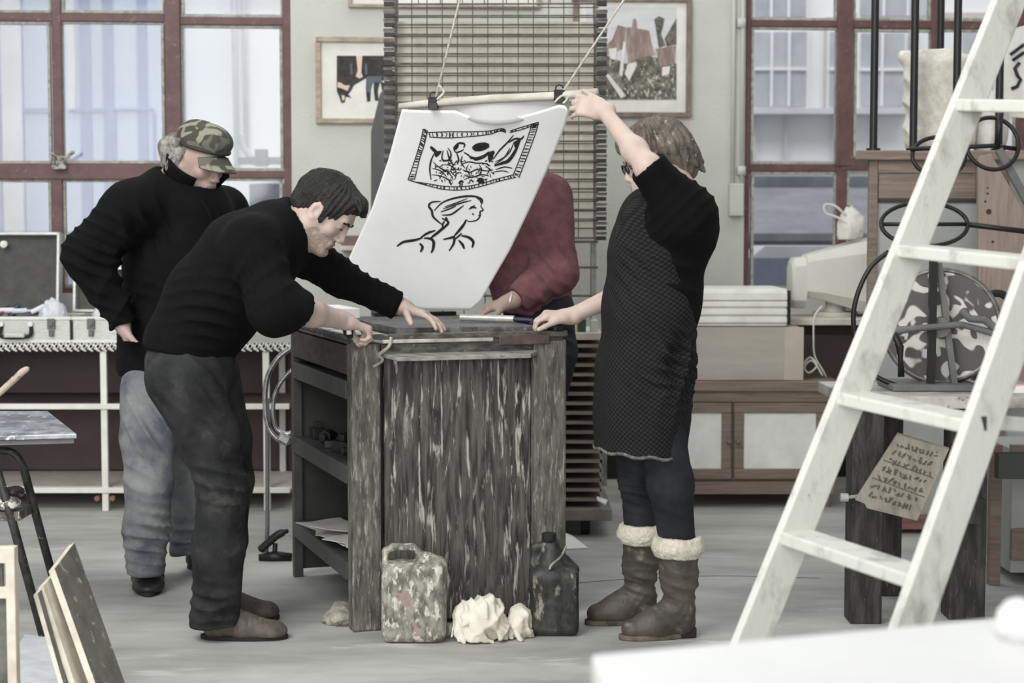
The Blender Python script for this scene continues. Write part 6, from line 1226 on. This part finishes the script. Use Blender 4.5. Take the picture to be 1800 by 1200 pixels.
def boot(hx, hy, tx, ty, top, rtop, seed):
    heel = Fz(hx, hy); toe = Fz(tx, ty); d = (toe - heel).normalized(); L = (toe - heel).length; s = Vector((-d.y, d.x, 0)); Z = V(0, 0, 1)
    cl = mkclay(Vector((min(heel.x, toe.x) - .06, min(heel.y, toe.y) - .1, 0)), Vector((max(heel.x, toe.x) + .1, max(heel.y, toe.y) + .12, top.z + .05)), .005); P = lambda t_, z: heel + d * L * t_ + Z * z
    ank = P(.2, .10)
    cl.cap(P(.17, .045), P(.5, .042), .042, .042, .02); cl.cap(P(.5, .04), P(.84, .033), .045, .034, .02, (tuple(s), 1.15)); cl.cap(ank, P(.55, .055), .046, .04, .04); cl.cap(P(.18, .05), ank, .044, .047, .02)
    mid = ank.lerp(top, .45); cl.cap(ank, mid, .047, rtop * .92, .02); cl.cap(mid, top, rtop * .92, rtop, .02); cl.cut((0, 0, .014), (0, 0, -1)); cl.cut(top, (0, 0, 1))
    b = cl.build('boot', M_boot, wom, disp=folds([(P(.25, .16), (.25, 0, 1), .07, .013, .03), (P(.3, .09), d + Z * .8, .05, .006, .025), (mid, (.3, 0, 1), .1, .006, .05)], .003, 30, seed))
    m = MB(); out = []
    for i in range(28): a = 2 * math.pi * i / 28; q = .5 + .5 * math.cos(a); out.append(heel + d * (L * (q * 1.03 - .01)) + s * (math.sin(a) * (.05 * (.8 + .25 * q))) + Z * .0005)
    m.prism(out, (0, 0, .017)); m.build('boot_sole', mat('worn_sole', c_(112, 102, 90), c_(66, 58, 52), scale=20, rough=.8), b, bevel=.004); m = MB(); m.box(heel + d * .035 + Z * .018, (.07, .07, .034), Matrix((d, s, Z)).transposed()); m.build('boot_heel', M_sole, b, bevel=.004)
    cl = mkclay(top - V(.14, .14, .09), top + V(.14, .14, .05), .005); cl.cap(top - Z * .028, top + Z * .008, rtop + .006, rtop + .011, .01); cl.ell(top - Z * .012, (rtop + .02, rtop + .02, .036), None, .02); cl.cut(top - Z * .042, (0, 0, -1)); cl.cut(top + Z * .024, (0, 0, 1)); cl.cap(top - Z * .06, top + Z * .06, rtop - .012, rtop - .012, .006, None, 'sub')
    cl.build('fleece_cuff', M_fleece, b, disp=folds([], .0035, 90, seed + 3, .002))
boot(1219, 1117, 1090, 1124, U(1192, 955, 5.43), .066, 1); boot(1150, 1092, 1030, 1097, U(1129, 932, 5.62), .066, 2)
# ---------------------------------------------------------------- the man in the cap
Yc = 6.2; base3 = Fz(262, 1030); base3.y = Yc
HC = Frame(U(351, 281, 6.2), (.74, -.52, -.40), (0, 0, 1), 0, 1.0)
cl = mkclay(Vector((U(190, 0, 6.2).x, 5.85, .93)), Vector((U(430, 0, 6.2).x, 6.45, 1.74)), .0042)
head(cl, HC); nbc = U(322, 330, 6.26); cl.cap(HC(0, -.03, -.05), nbc, .056, .065, .03); cl.cap(nbc, U(310, 420, 6.25), .1, .13, .05)
shC, elC, wrC = U(232, 368, 6.08), U(155, 448, 6.0), U(214, 568, 6.03)
cl.cap(nbc, shC, .07, .05, .04); cl.cap(shC, elC, .05, .045, .03); cl.cap(elC, wrC, .042, .027, .02)
hand(cl, wrC, (.25, .12, -.9), (.9, .3, .2), (.4, -.9, .1), [(.2, .3, .2)] * 4, (.1, .0, -.05, -.1), (.6, .6, .2), 1.0)
cap_ = cl.build('person', [skin('skin_ruddy', c_(172, 148, 140)), M_lipA], None, base=base3, zone=head_zone(HC))
tag(cap_, 'person in camouflage cap and black jacket, hand in pocket, watching from the left', 'person')
M_grey = mat('grey_curly_hair', c_(170, 166, 160), c_(92, 88, 84), scale=40, rough=.7, bump=.8, bscale=100)
face_parts(HC, cap_, M_grey)
cl = mkclay(HC.c - V(.2, .2, .2), HC.c + V(.2, .2, .2), .0042)
for s in (-1, 1):
    cl.ell(HC(s * .07, -.035, -.005), (.028, .05, .045), HC.ax, .02)
cl.ell(HC(0, -.09, -.02), (.085, .05, .06), HC.ax, .03); cl.ell(HC(.04, -.11, .0), (.05, .04, .045), HC.ax, .03); cl.ell(HC(-.05, -.1, .01), (.045, .045, .05), HC.ax, .03)
rq = random.Random(6)
for i in range(70): a = rq.uniform(1.75, 4.55); z_ = rq.uniform(-.06, .045); cl.ell(HC(math.sin(a) * .092, math.cos(a) * .118 - .01, z_), [rq.uniform(.012, .02)] * 3, HC.ax, .006)
for s in (-1, 1): cl.ell(HC(s * .09, .01, -.012), (.03, .022, .03), HC.ax, .006, 'sub')
cl.build('hair', M_grey, cap_, disp=hairdisp(HC, .006, 15, 7, .008), smooth_it=1)
M_camo = mat('camouflage_cloth', c_(98, 98, 88), c_(66, 66, 58), scale=11, lo=.46, hi=.5, rough=.85, detail=1.5, c3=c_(136, 134, 120), scale3=14, lo3=.56, hi3=.59, dist=.8)
cl = mkclay(HC.c - V(.22, .22, .16), HC.c + V(.24, .22, .2), .004)
cl.ell(HC(0, -.008, .07), (.085, .108, .072), HC.ax, .01); cl.ell(HC(0, .035, .09), (.072, .07, .045), HC.ax, .03); cl.cut(HC(0, 0, .05), -Vector(HC.u) + Vector(HC.f) * .12)
capm = cl.build('cap', M_camo, cap_, disp=folds([(HC(.0, .06, .09), HC.r, .12, .007, .06)], .003, 34, 5))
m = MB()
def brim(u, v):
    a = (u - .5) * 2; x = a * .075; f0 = .083 * math.sqrt(max(0, 1 - (a * .8) ** 2)) + .01; f1 = f0 + .078 * math.sqrt(max(0, 1 - (a * .97) ** 2)); return HC(x, f0 + (f1 - f0) * v, .052 - .030 * v - .018 * a * a)
m.grid(brim, 20, 8, 0, tuple(HC.u * -.005)); m.build('brim', M_camo, capm, smooth=True)
m = MB(); m.tube([HC(.086 * math.sin(a), .108 * math.cos(a) - .006, .052 + .012 * math.cos(a)) for a in [i * 2 * math.pi / 40 for i in range(40)]], .007, 8, cyc=True); m.build('cap_band', mat('camo_dark', c_(48, 48, 42), c_(120, 118, 104), scale=14, lo=.6, hi=.63), capm, smooth=True)
cl = mkclay(Vector((U(95, 0, 6.2).x, 5.8, .76)), Vector((U(430, 0, 6.2).x, 6.62, 1.56)), .0068)
J1, J2, J3, J4 = U(325, 372, 6.27), U(310, 460, 6.27), U(296, 560, 6.27), U(284, 630, 6.27)
limb(cl, [J1, J2, J3, J4], [.165, .178, .17, .165], .06, ((-.3, 1, 0), 1.15)); cl.cap(J1, nbc, .15, .09, .05)
cl.cap(U(285, 345, 6.2), shC, .105, .095, .06); limb(cl, [shC, elC], [.1, .088], .05); limb(cl, [elC, wrC + V(0, 0, .02)], [.086, .062], .04); cl.cap(J1, U(392, 372, 6.5), .12, .09, .06); cl.cap(U(392, 372, 6.5), U(400, 500, 6.5), .09, .07, .05)
cl.cap(nbc + V(.01, 0, -.01), nbc.lerp(HC(0, -.03, -.05), .6), .088, .082, .02); ndc = (HC(0, -.03, -.05) - nbc).normalized() 
cl.cap(nbc, HC(0, -.03, -.02), .06, .055, .01, None, 'sub'); cl.cut(nbc.lerp(HC(0, -.03, -.05), .5), ndc, nbc.lerp(HC(0, -.03, -.05), 1.0), .12)
cl.cut(U(240, 664, 6.2), (-.15, -.1, -1)); cl.cut(U(212, 578, 6.03), (.3, 0, -1), U(224, 600, 6.03), .075)
jk = cl.build('jacket', M_jkt, cap_, disp=folds([(elC + V(.05, -.06, 0), (.5, 0, 1), .14, .018, .05), (U(250, 400, 6.0), (1, 0, .6), .12, .012, .06), (U(290, 520, 6.05), (1, 0, -.6), .2, .012, .09), (U(190, 520, 6.0), (.4, 0, 1), .12, .012, .05)], .006, 15, 9))
nax = (HC(0, -.03, -.05) - nbc).normalized(); g0 = Vector(HC.f); g0 = (g0 - nax * g0.dot(nax)).normalized(); g1 = nax.cross(g0)
def collar(u, v):
    a = math.radians(38 + 284 * u); fl = .5 - abs(u - .5); r_ = .098 + .012 * v + .02 * (1 - min(1, fl * 5)) * v; hgt = .02 + .08 * v
    return nbc + nax * (hgt + .02) + (g0 * math.cos(a) + g1 * math.sin(a)) * r_ + g0 * .012
m = MB(); m.grid(collar, 40, 8, 0); o_ = m.build('collar', M_jkt, jk, smooth=True); md = o_.modifiers.new('thick', 'SOLIDIFY'); md.thickness = .007
m = MB(); m.tube(bez([U(352, 352, 6.07), U(366, 372, 6.04), U(372, 400, 6.045), U(366, 430, 6.05)], 5), .005, 8); m.build('zip', M_blk, jk, smooth=True)
m = MB()
def shc(u, v): a = math.radians(-75 + 150 * u); return nbc + nax * (.03 + .035 * v - .02 * math.cos(a)) + (g0 * math.cos(a) + g1 * math.sin(a)) * (.075 + .006 * v) + g0 * .006
m.grid(shc, 20, 4, 0, tuple(g0 * .003)); m.build('shirt_collar', mat('pale_shirt', c_(186, 180, 160), c_(90, 84, 74), scale=60), cap_, smooth=True)
legpair('jeans', cap_, M_jeanB, [(U(285, 625, 6.27), .14), (U(283, 668, 6.27), .14)], [([U(262, 690, 6.17), U(258, 770, 6.13), U(262, 850, 6.1), U(258, 930, 6.1), U(256, 1000, 6.1)], [.108, .095, .086, .082, .072]), ([U(318, 690, 6.38), U(330, 840, 6.42), U(334, 975, 6.45)], [.1, .078, .078])],
    [((0, 0, .07), (0, 0, -1))], [(U(258, 940, 6.02), (.1, 0, 1), .12, .022, .05), (U(262, 840, 6.02), (.4, 0, 1), .1, .014, .07), (U(262, 760, 6.02), (.9, 0, .7), .12, .01, .06), (U(335, 960, 6.38), (0, 0, 1), .1, .016, .05)], .006)
shoe('shoe', Fz(258, 1010), Fz(262, 1050), [mat('black_shoe', c_(52, 51, 51), c_(36, 36, 36), scale=20, rough=.45), M_sole], cap_, .1, .055, seed=8)
hh = Fz(330, 998); shoe('shoe', hh, hh + V(.21, -.1, 0), [_M['black_shoe'], M_sole], cap_, .1, .05, seed=9)
# ---------------------------------------------------------------- the person in red behind the print
Yr = 6.62; base4 = Vector((U(935, 0, Yr).x, Yr, 0))
HR = Frame(U(880, 266, 6.58), (-.62, -.62, -.48), (0, 0, 1), 0, 1.0)
cl = mkclay(Vector((U(845, 0, 6.6).x, 6.2, .9)), Vector((U(1030, 0, 6.6).x, 6.95, 1.75)), .0045)
head(cl, HR); nbr = U(915, 322, 6.62); cl.cap(HR(0, -.03, -.05), nbr, .056, .062, .03); cl.cap(nbr, U(932, 400, 6.62), .1, .13, .05)
shR, elR, wrR = U(962, 348, 6.5), U(978, 478, 6.42), U(896, 530, 6.36)
cl.cap(nbr, shR, .06, .05, .03); cl.cap(shR, elR, .05, .045, .03); cl.cap(elR, wrR, .042, .028, .02)
hand(cl, wrR, (-.95, -.1, -.25), (0, .2, -1), (0, -1, 0), [(.4, .5, .3)] * 4, (.1, .0, -.08, -.15), (.7, .6, .3), 1.0)
red = cl.build('person', [skin('skin_tan', c_(150, 130, 120)), M_lipA], None, base=base4, zone=head_zone(HR))
tag(red, 'person in a dusky red fleece and dark jeans standing behind the hanging print', 'person')
face_parts(HR, red, M_hairA)
cl = mkclay(HR.c - V(.15, .15, .15), HR.c + V(.15, .15, .15), .0045); cl.ell(HR(0, -.018, .036), (.082, .102, .09), HR.ax, .01); cl.ell(HR(0, -.06, -.03), (.068, .05, .055), HR.ax, .03); cl.ell(HR(0, .1, -.03), (.1, .07, .09), HR.ax, .008, 'sub')
for s in (-1, 1): cl.ell(HR(s * .09, -.0, -.015), (.03, .022, .034), HR.ax, .006, 'sub')
cl.build('hair', mat('brown_hair', c_(86, 74, 64), c_(52, 46, 40), scale=30, rough=.6, bump=.5), red, disp=hairdisp(HR, .003, 30, 3), smooth_it=1)
M_redf = fabric('dusky_red_fleece', c_(112, 76, 79), c_(90, 62, 65), scale=18)
cl = mkclay(Vector((U(840, 0, 6.6).x, 6.2, .92)), Vector((U(1035, 0, 6.6).x, 7.0, 1.58)), .0066)
limb(cl, [U(925, 372, Yr), U(925, 450, Yr), U(938, 540, Yr)], [.155, .16, .148], .05, ((.4, 1, 0), 1.18)); cl.cap(U(928, 360, Yr), nbr, .13, .09, .05)
limb(cl, [shR, elR, wrR + V(.015, 0, 0)], [.094, .08, .05], .045); cl.cut(wrR + V(.03, .005, .01), (wrR - elR).normalized(), wrR + V(-.02, 0, 0), .09)
cl.cut(U(940, 553, Yr), (-.1, 0, -1)); cl.cap(nbr, nbr.lerp(HR(0, -.03, -.05), .5), .078, .07, .02)
cl.build('fleece', M_redf, red, disp=folds([(elR + V(0, -.06, .02), (.7, 0, .8), .12, .02, .05), (U(930, 500, 6.4), (.5, 0, 1), .13, .014, .05), (U(955, 400, 6.4), (1, 0, .3), .12, .010, .06)], .005, 18, 12))
m = MB(); m.tube(arc(wrR + V(.0, 0, 0), .032, 0, 340, 16, (0, 1, 0), (.3, 0, 1)), .006, 6, cyc=True); m.build('bracelet', M_metal, red, smooth=True)
legpair('jeans', red, fabric('navy_denim', c_(46, 47, 54), c_(32, 33, 38), scale=8), [(U(948, 552, Yr), .14), (U(945, 600, Yr), .145)], [([U(965, 620, 6.6), U(945, 760, 6.58), U(932, 930, 6.66)], [.11, .08, .075]), ([U(915, 620, 6.75), U(905, 770, 6.78), U(900, 920, 6.85)], [.1, .08, .075])],
    [((0, 0, .06), (0, 0, -1))], [(U(990, 600, 6.5), (.3, 0, 1), .1, .01, .05)], .005)
for (x, y) in ((930, 6.66), (898, 6.85)):
    h_ = U(x, 960, y); h_.z = 0; shoe('shoe', h_ + V(.03, .04, 0), h_ + V(-.2, -.1, 0), [_M['black_shoe'], M_sole], red, .1, .05, seed=9)
